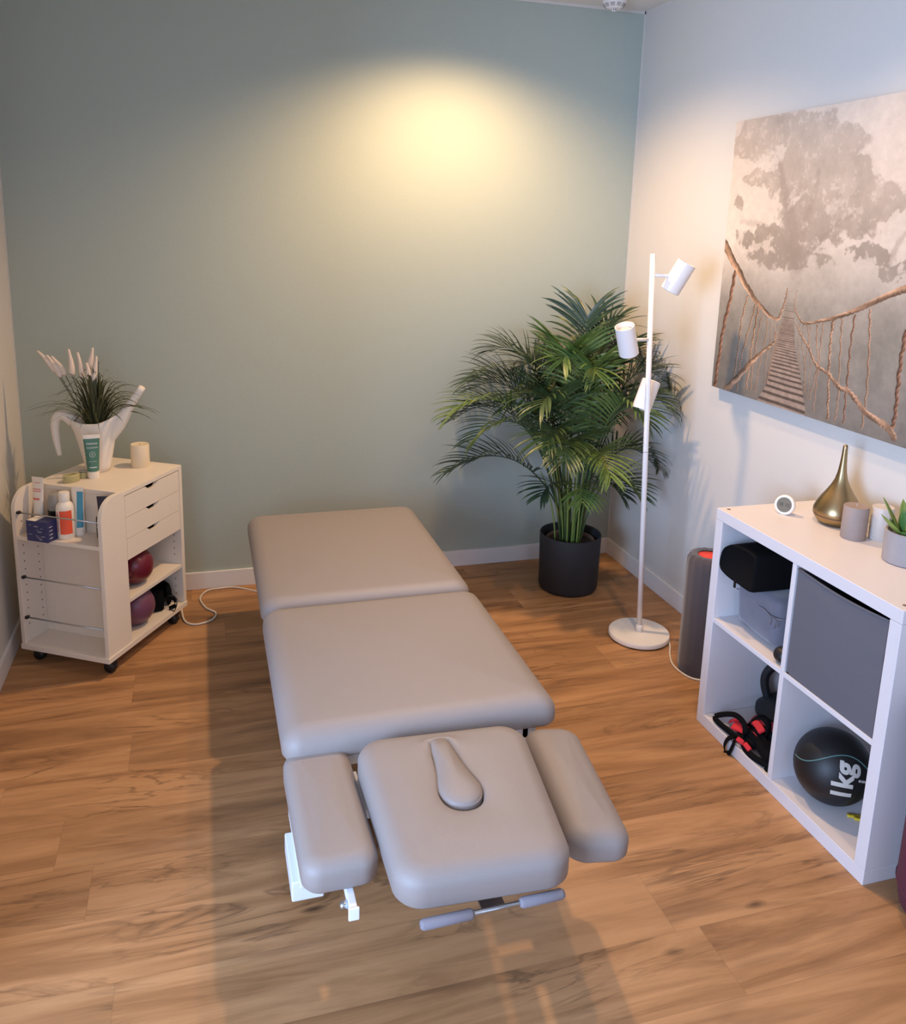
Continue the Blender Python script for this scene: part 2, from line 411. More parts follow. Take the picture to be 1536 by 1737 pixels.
# teardrop face hole, local coordinates of the head pad
HX, HY = -1.492, -2.174
TD = [(1.57, .0)]
TDP = [(-.008, .125), (-.030, .120), (-.041, .098), (-.042, .05), (-.046, .0), (-.053, -.04), (-.054, -.068), (-.046, -.096), (-.028, -.116), (0, -.124),
       (.028, -.117), (.048, -.096), (.055, -.068), (.052, -.04), (.040, .0), (.029, .05), (.024, .09), (.014, .118)]
TDC = [Vector((q.x, q.y)) for q in cat_rom([(a, b, 0) for a, b in TDP], 8, True)[:-1]]
def tear(ang, ins):
    c0 = Vector((0, -.03)); best = None
    d = Vector((math.cos(ang), math.sin(ang)))
    for i in range(len(TDC)):        # ray from the centre to the outline
        p, q = TDC[i]-c0, TDC[(i+1) % len(TDC)]-c0; e = q-p; den = d.x*e.y-d.y*e.x
        if abs(den) < 1e-12: continue
        t_ = (p.x*e.y-p.y*e.x)/den; u_ = (p.x*d.y-p.y*d.x)/den
        if t_ > 0 and -1e-6 <= u_ <= 1+1e-6:
            nrm = Vector((e.y, -e.x)).normalized()
            if nrm.dot(d) < 0: nrm = -nrm
            best = d*t_-nrm*ins
    return (HCX+c0.x+best.x, HCY+c0.y+best.y)
HCX, HCY = -.0035, .054
hp_ = pad('head_pad', tb, .205, .226, .06, ZT-.077, ZT-.002, .040, .005, hx2=.182, hole={'c': (HCX, HCY-.03), 'f': lambda a, d: tear(a, d)})
hp_.location = (HX, HY, -.004); hp_.rotation_euler = (math.radians(1.5), 0, math.radians(-3))
# insert
n = 64; rg = []
for ins, z in ((.010, -.045), (.007, -.03), (.0065, -.010), (.0080, -.003), (.011, .002), (.015, .005)):
    rg.append([(*tear(2*PI*k/n, ins), z) for k in range(n)])
for s in (.75, .5, .25, .06): rg.append([(HCX+(x-HCX)*s, HCY-.03+(y-HCY+.03)*s, .005+.007*(1-s*s)) for x, y, z in rg[5]])
ins_o = MB().rings(rg).build('face_hole_insert', 'vinyl', tb, True); ins_o.location = (HX, HY, ZT-.007); ins_o.rotation_euler = hp_.rotation_euler
# piping around insert
MB().tube([(*tear(2*PI*k/n, .0080), -.003) for k in range(n+1)], .0013, 6).build('piping', 'vinyl', ins_o, True)
al = pad('armrest_pad', tb, .079, .200, .04, .335, .400, .034, .004); al.location = (-1.770, -2.078, 0); al.rotation_euler = (0, 0, math.radians(.8))
ar = pad('armrest_pad', tb, .072, .208, .045, .335, .398, .042, .004); ar.location = (-1.222, -2.135, .004); ar.rotation_euler = (0, math.radians(3), math.radians(-7))
# steel work
g = MB()
for x in (TX-.28, TX+.28):
    g.box((x-.02, -1.90, .345), (x+.02, -.42, .382))
for y in (-1.88, -1.25, -.46): g.box((TX-.28, y-.02, .345), (TX+.28, y+.02, .382))
g.box((TX-.343, -1.21, .33), (TX-.30, -1.13, .381))
g.build('pad_frame', 'frame', tb, bevel=.003)
g = MB()
for x in (TX-.115, TX+.105): g.box((x-.012, -2.36, .352), (x+.012, -1.90, .378))
g.box((TX-.194, -2.10, .355), (TX-.186, -1.96, .370)).box((TX-.115, -2.30, .352), (TX+.105, -2.27, .376))
g.box((TX-.17, -1.985, .352), (TX+.17, -1.885, .362))  # unseen plate added to stop light streaks through the pad gap
g.build('head_frame_and_light_block', 'frame', tb, bevel=.002)
for y0, y1 in ((-2.3, -1.95),):
    g = MB().box((TX-.264, -2.325, .312), (TX-.248, -1.92, .334)).box((TX-.267, -2.329, .308), (TX-.245, -2.323, .336))
    g.build('armrest_rail', 'frame', tb, bevel=.002)
    g = MB().box((TX+.262, -2.30, .318), (TX+.29, -1.95, .338)); g.build('armrest_rail', 'frame', tb, bevel=.002)
MB().lathe([(0, 0), (.008, 0), (.008, .012), (.005, .016), (0, .016)], n=14, cap0=False, cap1=False, mat=Matrix.Rotation(-PI/2, 4, 'Y')).xf(Matrix.Translation((TX-.264, -2.30, .322))).build('clamp_knob', 'steel', tb, True)
MB().box((TX+.16, -2.05, .352), (TX+.25, -1.98, .372)).build('hinge_bracket', 'frame', tb, bevel=.002)
MB().box((TX+.18, -2.045, .372), (TX+.235, -1.995, .3755)).build('hinge_slot', 'black', tb)
MB().box((TX-.02, -2.408, .342), (TX+.03, -2.28, .350)).build('handle_bracket', 'steel', tb, bevel=.002)
hA = Vector((TX-.146, -2.418, .355)); hB = Vector((TX+.150, -2.414, .355))
hb_ = MB().tube([hA.lerp(hB, .02), hB.lerp(hA, .02)], .0055, 12).build('handle_bar', 'steel', tb, True)
for a, b in ((0, .36), (.68, 1.0)):
    p0, p1 = hA.lerp(hB, a), hA.lerp(hB, b); d = (p1-p0).normalized()*.006
    MB().tube([p0, p0+d, p1-d, p1], [.007, .0105, .0105, .007], 16).build('foam_grip', 'grip', tb, True)
# base and lift
g = MB()
for x in (TX-.30, TX+.22): g.box((x, -1.90, .045), (x+.08, -.70, .085))
for y in (-1.70, -.78): g.box((TX-.30, y-.03, .045), (TX+.30, y+.03, .085))
g.box((TX-.343, -1.975, .05), (TX-.265, -1.80, .105)).box((TX+.20, -2.005, .05), (TX+.33, -1.80, .105))
g.build('base_frame', 'frame', tb, bevel=.004)
for sx in (-1, 1):
    x = TX+sx*.29
    pl_ = [(-1.72, .09), (-2.0, .105), (-2.0, .13), (-1.70, .30), (-1.66, .30)]
    MB().prism(pl_, lambda a, b, q: (q, a, b), x-.035, x+.035).build('lift_side_plate', 'frame', tb, bevel=.003)
for sx in (-1, 1):
    x = TX+sx*.22
    for (ya, za, yb, zb) in ((-1.8, .09, -.85, .34), (-.85, .09, -1.8, .34)):
        MB().tube([(x, ya, za), (x, yb, zb)], .016, 4).build('lift_arm', 'frame', tb)
MB().tube([(TX, -1.7, .1), (TX, -1.1, .3)], [.025, .02], 14).build('lift_motor', 'black', tb, True)
for sx in (-.26, .26):
    for y in (-1.86, -.78):
        MB().lathe([(0, 0), (.022, 0), (.024, .006), (.014, .02), (.012, .046), (0, .046)], n=18, cap0=False, cap1=False).xf(Matrix.Translation((TX+sx, y, 0))).build('foot', 'black', tb, True)
# power cable
cb = cat_rom([(TX-.10, -.55, .30), (TX-.2, -.30, .06), (-1.78, -.12, .006), (-1.892, -.035, .005), (-1.971, -.03, .005), (-2.019, -.045, .005), (-2.049, -.117, .005), (-2.027, -.215, .005), (-1.986, -.277, .005), (-2.003, -.339, .005), (-2.065, -.367, .005), (-2.110, -.327, .005), (-2.125, -.23, .02), (-2.12, -.16, .08), (-2.15, -.06, .2)], 8)
tag(MB().tube(cb, .0042, 8).build('power_cable', 'cable', None, True), 'off-white power cable curling over the floor from massage table to rolling cabinet', 'cable')

# ------------------------------------------------------------------ rolling cabinet
CT = math.radians(-31.22)
cab = thing('rolling_cabinet', 'off-white rolling cabinet with three drawers and open shelves by the green wall', 'cabinet', (-2.364, -.723, 0), CT)
CM = Matrix.Translation((-2.364, -.723, 0)) @ Matrix.Rotation(CT, 4, 'Z')
def cw(u, v, z): return CM @ Vector((u, v, z))
WC, DC, ZB, ZC = .378, .507, .06, .672
th_ = .016
MB().box((-WC, -.006, ZB), (0.004, DC, ZB+.02)).build('bottom_panel', 'cream', cab, bevel=.001)
MB().box((-WC+th_, .118, ZC-th_), (-.0005, DC-.02, ZC)).build('top_panel', 'cream', cab, bevel=.001)
MB().box((-WC, DC-.02, ZB+.02), (0, DC, ZC)).build('side_panel', 'cream', cab, bevel=.001)
MB().box((-WC, .122, ZB+.02), (-WC+th_, DC-.02, ZC)).build('back_panel', 'cream', cab, bevel=.001)
MB().box((-WC+th_, .122, ZB+.02), (-.001, .137, ZC-th_)).build('divider_panel', 'cream', cab, bevel=.001)
def round_panel(u0, u1, name):
    pl_ = [(.122, ZB+.02), (.122, ZC+.003), (.085, ZC+.003)]
    R = .075
    for k in range(9):
        a = PI/2+PI/2*k/8; pl_.append((R+R*math.cos(a), ZC+.003-R+R*math.sin(a)))
    pl_.append((0, ZB+.02))
    MB().prism(pl_, lambda a, b, q: (q, a, b), u0, u1).build(name, 'cream', cab, bevel=.001)
round_panel(-WC, -WC+th_, 'side_wing'); round_panel(-.016, 0, 'side_wing')
MB().box((-WC+th_, .004, .490), (-.016, .122, .505)).build('bottle_shelf', 'cream', cab, bevel=.001)
MB().box((-WC+th_, .137, .235), (-.004, DC-.02, .251)).build('middle_shelf', 'cream', cab, bevel=.001)
MB().box((-WC+th_, .137, .396), (-.02, DC-.02, .404)).build('drawer_floor', 'cream', cab)
for z1 in (.653, .570, .487):
    z0 = z1-.0815
    vA, vB = .1385, .4855; m_ = (vA+vB)/2-.006
    pl_ = [(vA, z0), (vB, z0), (vB, z1), (m_+.046, z1)]
    for k in range(1, 8):
        q = k/8; pl_.append((m_+.046-.03*q, z1-.017*(3*q*q-2*q**3)))
    pl_ += [(m_+.016, z1-.017), (m_-.016, z1-.017)]
    for k in range(1, 8):
        q = k/8; pl_.append((m_-.016-.03*q, z1-.017*(1-(3*q*q-2*q**3))))
    pl_ += [(m_-.046, z1), (vA, z1)]
    dr = MB().prism(pl_, lambda a, b, q: (q, a, b), -.017, -.0015).build('drawer', 'cream', cab)
    MB().box((-WC+.03, vA+.01, z0+.006), (-.02, vB-.01, z0+.012)).box((-WC+.03, vA+.01, z0+.006), (-.02, vA+.018, z1-.025)).box((-WC+.03, vB-.018, z0+.006), (-.02, vB-.01, z1-.025)).build('tray', 'dark', dr)  # dark tray colour stands in for the unlit drawer inside
for z in (.592, .342, .182):
    rod = MB().tube([(-WC+th_, .012, z), (-.016, .012, z)], .0028, 10).build('rail', 'steel', cab, True)
    g = MB().box((-WC+th_, .005, z-.005), (-WC+th_+.012, .019, z+.005)).build('rail_clip', 'black', rod, bevel=.0015)
def pin_hole(p, ax):
    MB().lathe([(0, 0), (.0026, 0), (.0026, .0006), (0, .0006)], n=8, cap0=False, cap1=False, mat=Matrix.Rotation(PI/2, 4, ax)).xf(Matrix.Translation(p)).build('pin_hole', 'dark', cab)
for k in range(15):
    if k in (11, 12): continue
    for v in (.028, .1): pin_hole((-WC+th_, v, .15+.031*k), 'Y')
for z in (.118, .15, .182, .29, .318, .346, .374): pin_hole((-.035, DC-.0202, z), 'X')
for (u, v) in ((-.03, .05), (-WC+.04, .05), (-.03, DC-.05), (-WC+.04, DC-.05)):
    c_ = MB().box((u-.014, v-.014, .045), (u+.014, v+.014, ZB)).lathe([(.0, .052), (.02, .052), (.022, .046), (.022, .036), (0, .036)], (u, v, 0), n=18, cap0=False, cap1=False).build('caster', 'black', cab, bevel=.002)
    MB().lathe([(0, -.016), (.018, -.016), (.022, -.010), (.022, .010), (.018, .016), (0, .016)], n=20, cap0=False, cap1=False, mat=Matrix.Rotation(PI/2, 4, 'X')).xf(Matrix.Translation((u, v-.006, .022))).build('wheel', 'black', c_, True)
MB().tube([(-.02, DC, .652), (-.02, DC+.022, .652)], .004, 8).build('peg', 'black', cab, True)

# exercise balls
def ball(name, label, cat, c, r, mat):
    o = thing(name, label, cat, c)
    MB().sphere((0, 0, 0), r, 48).build('ball', mat, o, True); return o
b1 = ball('exercise_ball', 'glossy burgundy soft exercise ball on the cabinet\'s middle shelf', 'exercise ball', cw(-.073, .272, .2511+.0724), .0724, 'burg')
vd = (Vector((-2.003, -3.701, 1.0))-b1.location).normalized(); ax = (vd+Vector((-.30, 0, -.28))).normalized()
mm = ax.to_track_quat('Z', 'Y').to_matrix().to_4x4()
g = MB().tube([mm @ Vector((.019*math.cos(2*PI*k/24), .019*math.sin(2*PI*k/24), .0715)) for k in range(25)], .0016, 6)
g.lathe([(0, .0735), (.010, .0732), (.012, .070), (.012, .066)], n=16, cap0=False, cap1=False, mat=mm).build('valve', 'burg', b1, True)
b2 = ball('exercise_ball', 'matt dusty purple soft exercise ball on the cabinet floor', 'exercise ball', cw(-.078, .268, .0801+.0765), .0765, 'purple')
# black weight cuff
cf = thing('ankle_weight', 'black padded ankle weight cuff beside the purple ball', 'ankle weight', cw(-.085, .412, .08), CT)
n = 40; rg = []
for k in range(n+1):
    a = 2*PI*(.08+.86*k/n); R = .052
    for_ = []
    for q in range(12):
        b = 2*PI*q/12; rr_ = R+.011*math.cos(b)*(1+.25*math.sin(3*a)); z = .05+.046*math.sin(b)
        for_.append((rr_*math.cos(a), rr_*math.sin(a), z))
    rg.append(for_)
o = MB().rings(rg).build('cuff', 'blackcloth', cf, True)
MB().ribbon([(.062*math.cos(a), .062*math.sin(a)-.0, .05) for a in np.linspace(-2.2, .3, 16)]+[(.075, .03, .03), (.082, .02, .012), (.07, -.01, .008)], .02, (0, 0, 1)).build('strap', 'blackcloth', cf)
MB().tube(cat_rom([(.06, .0, .06), (.085, .01, .055), (.1, .0, .03), (.092, -.01, .0), (.075, -.005, .01)], 6), .002, 6).build('cord', 'black', cf, True)

# pitcher with artificial grass
PA = Vector((.959, -.281, 0)); PB = Vector((.281, .959, 0)); PC = cw(-.258, .335, ZC)
def pw(a, b, z): return Vector((a, b, z))
pt_ = thing('watering_jug', 'white watering jug with long spout holding grasses, on the rolling cabinet', 'jug', PC, math.atan2(-.281, .959))
zs = [0, .03, .07, .13, .165, .20, .23, .265]; Ls = [-.044, -.052, -.062, -.078, -.090, -.106, -.128, -.15]; Rs = [.044, .05, .058, .071, .080, .094, .113, .14]; Bs = [.042, .046, .050, .056, .058, .058, .054, .048]
def prof(z, A): return float(np.interp(z, zs, A))
n = 48
def body_ring(f, inset):
    rg_ = []
    for k in range(n):
        th = 2*PI*k/n; c, s = math.cos(th), math.sin(th)
        zr = .198+(.058 if c > 0 else .032)*abs(c)**3.0
        z = max(.004 if inset else 0, zr*f); L, R, B = prof(z, Ls)+inset, prof(z, Rs)-inset, prof(z, Bs)-inset
        rg_.append(((L+R)/2+(R-L)/2*c, B*s*(1-.35*abs(c)**4*f), z))
    return rg_
rg = [body_ring(f, 0) for f in (0, .1, .2, .35, .5, .65, .8, .9, 1)]+[body_ring(f, .004) for f in (1, .9, .7, .5, .3)]
MB().rings(rg).build('jug_body', 'plw', pt_, True)
sp = bez([(.040, 0, .105), (.085, 0, .19), (.135, 0, .265), (.188, 0, .338)], 16)
MB().tube(sp, [float(np.interp(i/16, [0, .3, .45, .7, 1], [.014, .027, .026, .0175, .0125])) for i in range(17)], 18).build('spout', 'plw', pt_, True)
hd = cat_rom([(-.085, 0, .195), (-.118, 0, .216), (-.146, 0, .212), (-.160, 0, .18), (-.159, 0, .12), (-.150, 0, .055)], 6)
MB().tube(hd, [float(np.interp(i/30, [0, .25, .5, .8, 1], [.026, .020, .0175, .013, .008])) for i in range(len(hd))], 16).build('handle', 'plw', pt_, True)
gr = thing('artificial_grass', 'dark green grass tuft with creamy flower spikes standing in the white jug', 'artificial plant', PC+Vector((0, 0, .09)), math.atan2(-.281, .959))
rnd = random.Random(5); g = MB()
for k in range(110):
    a = rnd.uniform(0, 2*PI); sp_ = rnd.random()**.7; r = .03+.21*sp_; hgt = .24-.13*sp_+rnd.uniform(-.04, .04)
    ca, sa = math.cos(a), math.sin(a)*.6
    p0 = (.012*ca, .012*sa, .0); p1 = (.03*ca, .03*sa, hgt*.7+.08); p2 = (r*.6*ca, r*.6*sa, hgt*1.15+.07); p3 = (r*1.1*ca, r*1.1*sa, hgt*(1.05-.5*sp_*rnd.random())+.05)
    P = bez([p0, p1, p2, p3], 10); wd = rnd.uniform(.0028, .0048); sd = Vector((-math.sin(a), math.cos(a), .3)).normalized()
    rs = []
    for i, q in enumerate(P):
        ww = wd*(1-(i/10)**3)+.0003
        rs.append([q-sd*ww, q+Vector((0, 0, .0006)), q+sd*ww])
    g.rings(rs, closed=False)
g.build('leaves', 'grass', gr)
for (xt, zt, xb, zb_) in ((-.20, .47, -.135, .39), (-.165, .455, -.115, .37), (-.150, .45, -.10, .375), (-.08, .48, -.072, .375), (-.053, .467, -.04, .36), (.004, .485, -.016, .40), (.022, .455, .0, .35), (-.015, .43, -.008, .365)):
    by_ = rnd.uniform(-.02, .02); base = Vector((xb, by_, zb_-.09)); top = Vector((xt, by_, zt-.09))
    P = bez([base, base.lerp(top, .5)+Vector((.006, 0, .006)), top], 14)
    rad = [.0035, .0085, .0100, .0104, .0102, .0098, .0092, .0085, .0076, .0066, .0056, .0050, .0046, .0042, .003]
    fl = MB().tube(P, rad, 10).build('flower_spike', 'spike', gr, True)
    MB().tube(bez([(0, 0, .02), (base.x*.4, base.y*.3, base.z*.5), base], 8), .0014, 6).build('stalk', 'grass', fl, True)

def squeeze_tube(o, wd, h, capm, bodym, capr=None, caph=.025, bodyname='tube_body', flip=False):
    """tube standing on its cap: flat crimped top"""
    capr = capr or wd*.36; n = 28
    MB().lathe([(0, 0), (capr*.94, 0), (capr, .003), (capr, caph), (0, caph)], n=28, cap0=False, cap1=False).build('cap', capm, o, 'auto')
    rs = []
    for k in range(9):
        f = k/8; a = capr*.98+(wd/2-capr*.98)*f; b = capr*.95*(1-f)+.0018*f
        rs.append([(a*math.cos(2*PI*j/n), b*math.sin(2*PI*j/n), caph+.0005+(h-caph)*f) for j in range(n)])
    rs.append([(wd/2*math.cos(2*PI*j/n), .0018*math.sin(2*PI*j/n), h) for j in range(n)])
    return MB().rings(rs).build(bodyname, bodym, o, 'auto')
def tube_surf(wd, capr, caph, h, ins=.0006):
    def f(x, z):
        q = min(1, max(0, (z-caph)/(h-caph))); a = capr*.98+(wd/2-capr*.98)*q; b = capr*.95*(1-q)+.0018*q
        xx = max(-.98, min(.98, x/a)); return Vector((x, -b*math.sqrt(1-xx*xx)-ins, z))
    return f
def face_cam(p): return math.atan2(-3.701-p.y, -2.003-p.x)+PI/2
def print_line(sf, x0, x1, z, h, mat, par):
    return patch('print_line', sf, x0, x1, z, z+h, mat, par, nx=6, nz=1)
def patch(name, sf, x0, x1, z0, z1, mat, par, scale=None, nx=12, nz=8):
    rs = []
    for j in range(nz+1):
        z = z0+(z1-z0)*j/nz; s = 1 if scale is None else scale[0]+(scale[1]-scale[0])*j/nz
        rs.append([sf((x0+(x1-x0)*i/nx)*s, z) for i in range(nx+1)])
    return MB().rings(rs, closed=False).build(name, mat, par, True)
# green label tube
P_ = cw(-.212, .245, ZC); tz = face_cam(P_)
gt = thing('cream_tube', 'standing tube with green label in front of the white jug', 'tube', P_, tz)
wd, hh, cr_, ch = .062, .168, .021, .026
squeeze_tube(gt, wd, hh, 'plw', 'plw', cr_, ch)
sf = tube_surf(wd, cr_, ch, hh)
lb = patch('label', sf, -.029, .029, ch+.002, hh-.014, 'green_l', gt, (.72, 1.0))
sf2 = tube_surf(wd, cr_, ch, hh, .0012)
put_text('lettering', 'mastuca', .0120, 'ink', lb, lambda x, y: sf2(x, y+.136), .0002)
print_line(sf2, -.020, .020, .121, .0012, 'ink', lb); print_line(sf2, -.018, .021, .1175, .0012, 'ink', lb)
put_text('lettering', 'C', .009, 'ink', lb, lambda x, y: sf2(x, y+.094), .0003)
MB().tube([sf2(.0095*math.cos(2*PI*k/24), .094+.0095*math.sin(2*PI*k/24)) for k in range(25)], .0008, 5).build('emblem', 'ink', lb)
print_line(sf2, -.014, .014, .067, .001, 'ink', lb)
print_line(sf2, -.013, .013, .043, .0034, 'ink', lb)
# pillar candle on cabinet
P_ = cw(-.140, .437, ZC)
pc = thing('pillar_candle', 'cream pillar candle on the rolling cabinet top', 'candle', P_)
MB().lathe([(0, 0), (.035, 0), (.036, .002), (.036, .088), (.034, .092), (.028, .0895), (0, .0885)], n=40, cap0=False, cap1=False).build('wax', 'candle', pc, 'auto')
MB().tube([(0, 0, .0885), (.001, 0, .094)], .001, 6).build('wick', 'dark', pc)
# tape dispenser
P_ = cw(-.255, .175, ZC)
tp = thing('tape_roll_holder', 'small yellow-green plastic tape holder left of the green-label tube', 'tape holder', P_, face_cam(P_)+.5)
n = 28
def oval(a, b, z, dx=0): return [(dx+a*math.cos(2*PI*k/n)*(1), b*math.sin(2*PI*k/n), z) for k in range(n)]
MB().rings([oval(.030, .020, 0), oval(.032, .022, .003), oval(.032, .022, .026), oval(.030, .020, .028), oval(.018, .009, .028), oval(.018, .009, .004)]).build('case', 'tape', tp, 'auto')
MB().lathe([(.010, .0), (.015, .0), (.016, .004), (.016, .022), (.013, .024), (.010, .022)], (.052, .012, 0), n=20, cap0=False, cap1=False).build('ring', 'tape', tp, 'auto')
MB().tube([(.052+.014*math.cos(2*PI*k/20), .010+.014*math.sin(2*PI*k/20), .028) for k in range(21)], .0014, 6).build('wire_loop', 'steel', tp, True)

# niche bottles
P_ = cw(-.315, .062, .505)
t1 = thing('cream_tube', 'white tube with red print in the cabinet niche, left of the white bottle', 'tube', P_, CT-.1)
t1.rotation_euler = (math.radians(-5), math.radians(-3), CT-.1)
squeeze_tube(t1, .056, .205, 'plw', 'plw', .019, .03)
sfA = tube_surf(.056, .019, .03, .205, .0012)
print_line(sfA, -.013, .016, .185, .0014, 'redinkd', t1)
print_line(sfA, -.018, .019, .160, .003, 'redink', t1)
print_line(sfA, -.018, .019, .152, .003, 'redink', t1)
print_line(sfA, -.016, .014, .122, .007, 'redink', t1)
P_ = cw(-.258, .088, .505)
dd = thing('pump_jar', 'grey domed jar with a dark band behind the navy box', 'jar', P_)
MB().lathe([(0, 0), (.028, 0), (.029, .004), (.029, .05), (0, .05)], n=28, cap0=False, cap1=False).build('jar_base', 'plw', dd, 'auto')
MB().lathe([(0, .05), (.0285, .05), (.029, .055), (.029, .088), (0, .088)], n=28, cap0=False, cap1=False).build('dark_band', 'black', dd, 'auto')
MB().lathe([(0, .088), (.0275, .088), (.0285, .105), (.027, .13), (.02, .145), (.008, .15), (0, .15)], n=28, cap0=False, cap1=False).build('dome', 'greyp', dd, 'auto')
P_ = cw(-.2525, .008, .505)
bx = thing('cardboard_box', 'small navy cardboard box at the front of the cabinet niche', 'box', P_, CT)
MB().box((-.044, -.030, 0), (.044, .034, .076)).build('carton', 'navy', bx, bevel=.001)
MB().box((-.040, -.028, .0762), (-.006, .030, .0775)).build('lid_label', 'plw', bx)
g = MB(); rnd = random.Random(3)
for k in range(14):
    z = .008+rnd.random()*.06; x = rnd.uniform(-.038, .02); g.box((x, -.0305, z), (x+rnd.uniform(.008, .018), -.0299, z+.0007))
for k in range(4): g.box((.0441, -.02, .012+k*.014), (.0445, -.004, .0145+k*.014))
g.build('print', 'ink', bx)
P_ = cw(-.190, .052, .505)
bt = thing('lotion_bottle', 'white bottle with orange label in the cabinet niche', 'bottle', P_, CT+.15)
MB().lathe([(0, 0), (.028, 0), (.0305, .004), (.0305, .112), (.027, .126), (.019, .134), (.0165, .138), (.0165, .141), (0, .141)], n=36, cap0=False, cap1=False).build('bottle_body', 'plw', bt, 'auto')
MB().lathe([(0, .141), (.0185, .141), (.0185, .168), (.017, .171), (0, .171)], n=28, cap0=False, cap1=False).build('cap', 'plw', bt, 'auto')
cyl = lambda r, a0=0: (lambda x, z: Vector((r*math.sin(x/r+a0), -r*math.cos(x/r+a0), z)))
patch('label', cyl(.0309), -.004, .040, .020, .108, 'orange', bt)
put_text('lettering', 'PHYSIO RMA', .0135, 'redinkd', bt, lambda x, y: cyl(.0311)(-y-.0135, x+.066), .0002)
P_ = cw(-.165, .092, .505)
t3 = thing('cream_tube', 'white and blue tube standing behind the white bottle', 'tube', P_, CT+.1)
squeeze_tube(t3, .05, .18, 'plw', 'plw', .019, .02)
sfB = tube_surf(.05, .019, .02, .18, .0008)
patch('label', sfB, .0, .0235, .03, .165, 'blue_l', t3, (.8, 1.0))
P_ = cw(-.038, .07, .505)
t4 = thing('cream_tube', 'dark navy tube by the right wing of the cabinet niche', 'tube', P_, CT+.3)
squeeze_tube(t4, .05, .165, 'black', 'dark_l', .017, .03)
P_ = cw(-.072, .088, .505)
t5 = thing('lotion_bottle', 'slim dark bottle with silver bands at right in the cabinet niche', 'bottle', P_, CT)
MB().lathe([(0, 0), (.013, 0), (.014, .003), (.014, .075), (.012, .08), (0, .08)], n=20, cap0=False, cap1=False).build('bottle_body', 'black', t5, 'auto')
MB().lathe([(.0143, .04), (.0143, .043)], n=20, cap0=False, cap1=False).lathe([(.0143, .047), (.0143, .050)], n=20, cap0=False, cap1=False).build('silver_bands', 'steel', t5)

# ------------------------------------------------------------------ palm in pot
pp = thing('potted_palm', 'areca palm in an anthracite round pot in the room corner', 'potted plant', (-.385, -.35, 0))
MB().lathe([(0, 0), (.120, 0), (.130, .004), (.137, .02), (.142, .265), (.140, .270), (.136, .270), (.134, .262), (.131, .215)], n=56, cap0=False, cap1=False).build('pot', 'pot', pp, True)
MB().lathe([(0, .228), (.05, .232), (.131, .222)], n=40, cap0=False, cap1=False).build('soil', 'soil', pp, True)
MB().lathe([(.108, .2), (.112, .24), (.108, .243), (.104, .235), (.104, .2)], n=40, cap0=False, cap1=False).build('nursery_pot', 'brown', pp, True)
PO = Vector((-.385, -.35, 0))
rnd = random.Random(11)
def frond(tip, rise, mat, nl=26, ll=.20, start=.42, droop=.5, wd=.0062, curl=.0):
    tip = Vector(tip); d2 = Vector((tip.x-PO.x, tip.y-PO.y)); a = math.atan2(d2.y, d2.x)
    br = rnd.uniform(.01, .06); b0 = Vector((PO.x+br*math.cos(a), PO.y+br*math.sin(a), .22))
    hz = max(tip.z, .3)
    c1 = b0+Vector((d2.x*.10, d2.y*.10, (hz+rise-.22)*.55)); c2 = Vector((PO.x+d2.x*.52, PO.y+d2.y*.52, hz+rise*1.35))
    P = bez([b0, c1, c2, tip], 40)
    g = MB(); g.tube(P, [.0052*(1-.78*i/40) for i in range(41)], 6)
    for i in range(nl):
        f = start+(1-start)*(i+.5)/nl; k = f*40; i0 = min(39, int(k)); q = P[i0].lerp(P[i0+1], k-i0); T = (P[i0+1]-P[i0]).normalized()
        side0 = T.cross(Vector((0, 0, 1)))
        if side0.length < .1: side0 = Vector((-math.sin(a), math.cos(a), 0))
        side0.normalize(); nrm = side0.cross(T).normalized()
        s_ = (f-start)/(1-start); L = ll*(.55+.9*math.sin(PI*min(1, s_*.8+.16)))*rnd.uniform(.85, 1.08)*.86
        for sg in (-1, 1):
            fwd = .45+.75*s_+rnd.uniform(-.1, .1)
            dr = (side0*sg*(1-.35*s_)+T*fwd+nrm*(.38+rnd.uniform(-.12, .12))).normalized()
            dp = droop*rnd.uniform(.7, 1.25); wv = wd*rnd.uniform(.8, 1.15); rs = []; pos = q.copy(); n_ = 7; st = L/n_
            dd_ = dr.copy()
            across = dd_.cross(nrm).normalized()
            for j in range(n_+1):
                w_ = wv*math.sin(PI*min(1, .10+.90*j/n_))**.7 if j < n_ else .0004
                w_ = max(w_, .0006); up_ = across.cross(dd_).normalized()
                pts = [pos-across*w_+up_*w_*.35, pos, pos+across*w_+up_*w_*.35]
                for v_ in pts: v_.x = min(v_.x, -.014); v_.y = min(v_.y, -.014)
                rs.append(pts); pos = pos+dd_*st; dd_ = (dd_+Vector((0, 0, -1))*dp*(.5+j*.12)/n_*1.6).normalized()
                ac = across-dd_*across.dot(dd_)
                if ac.length > .05: across = ac.normalized()
            g.rings(rs, closed=False)
    o = g.build('frond', [mat], None, True); o.parent = pp; o.matrix_parent_inverse = Matrix.Translation(-PO)
    return o
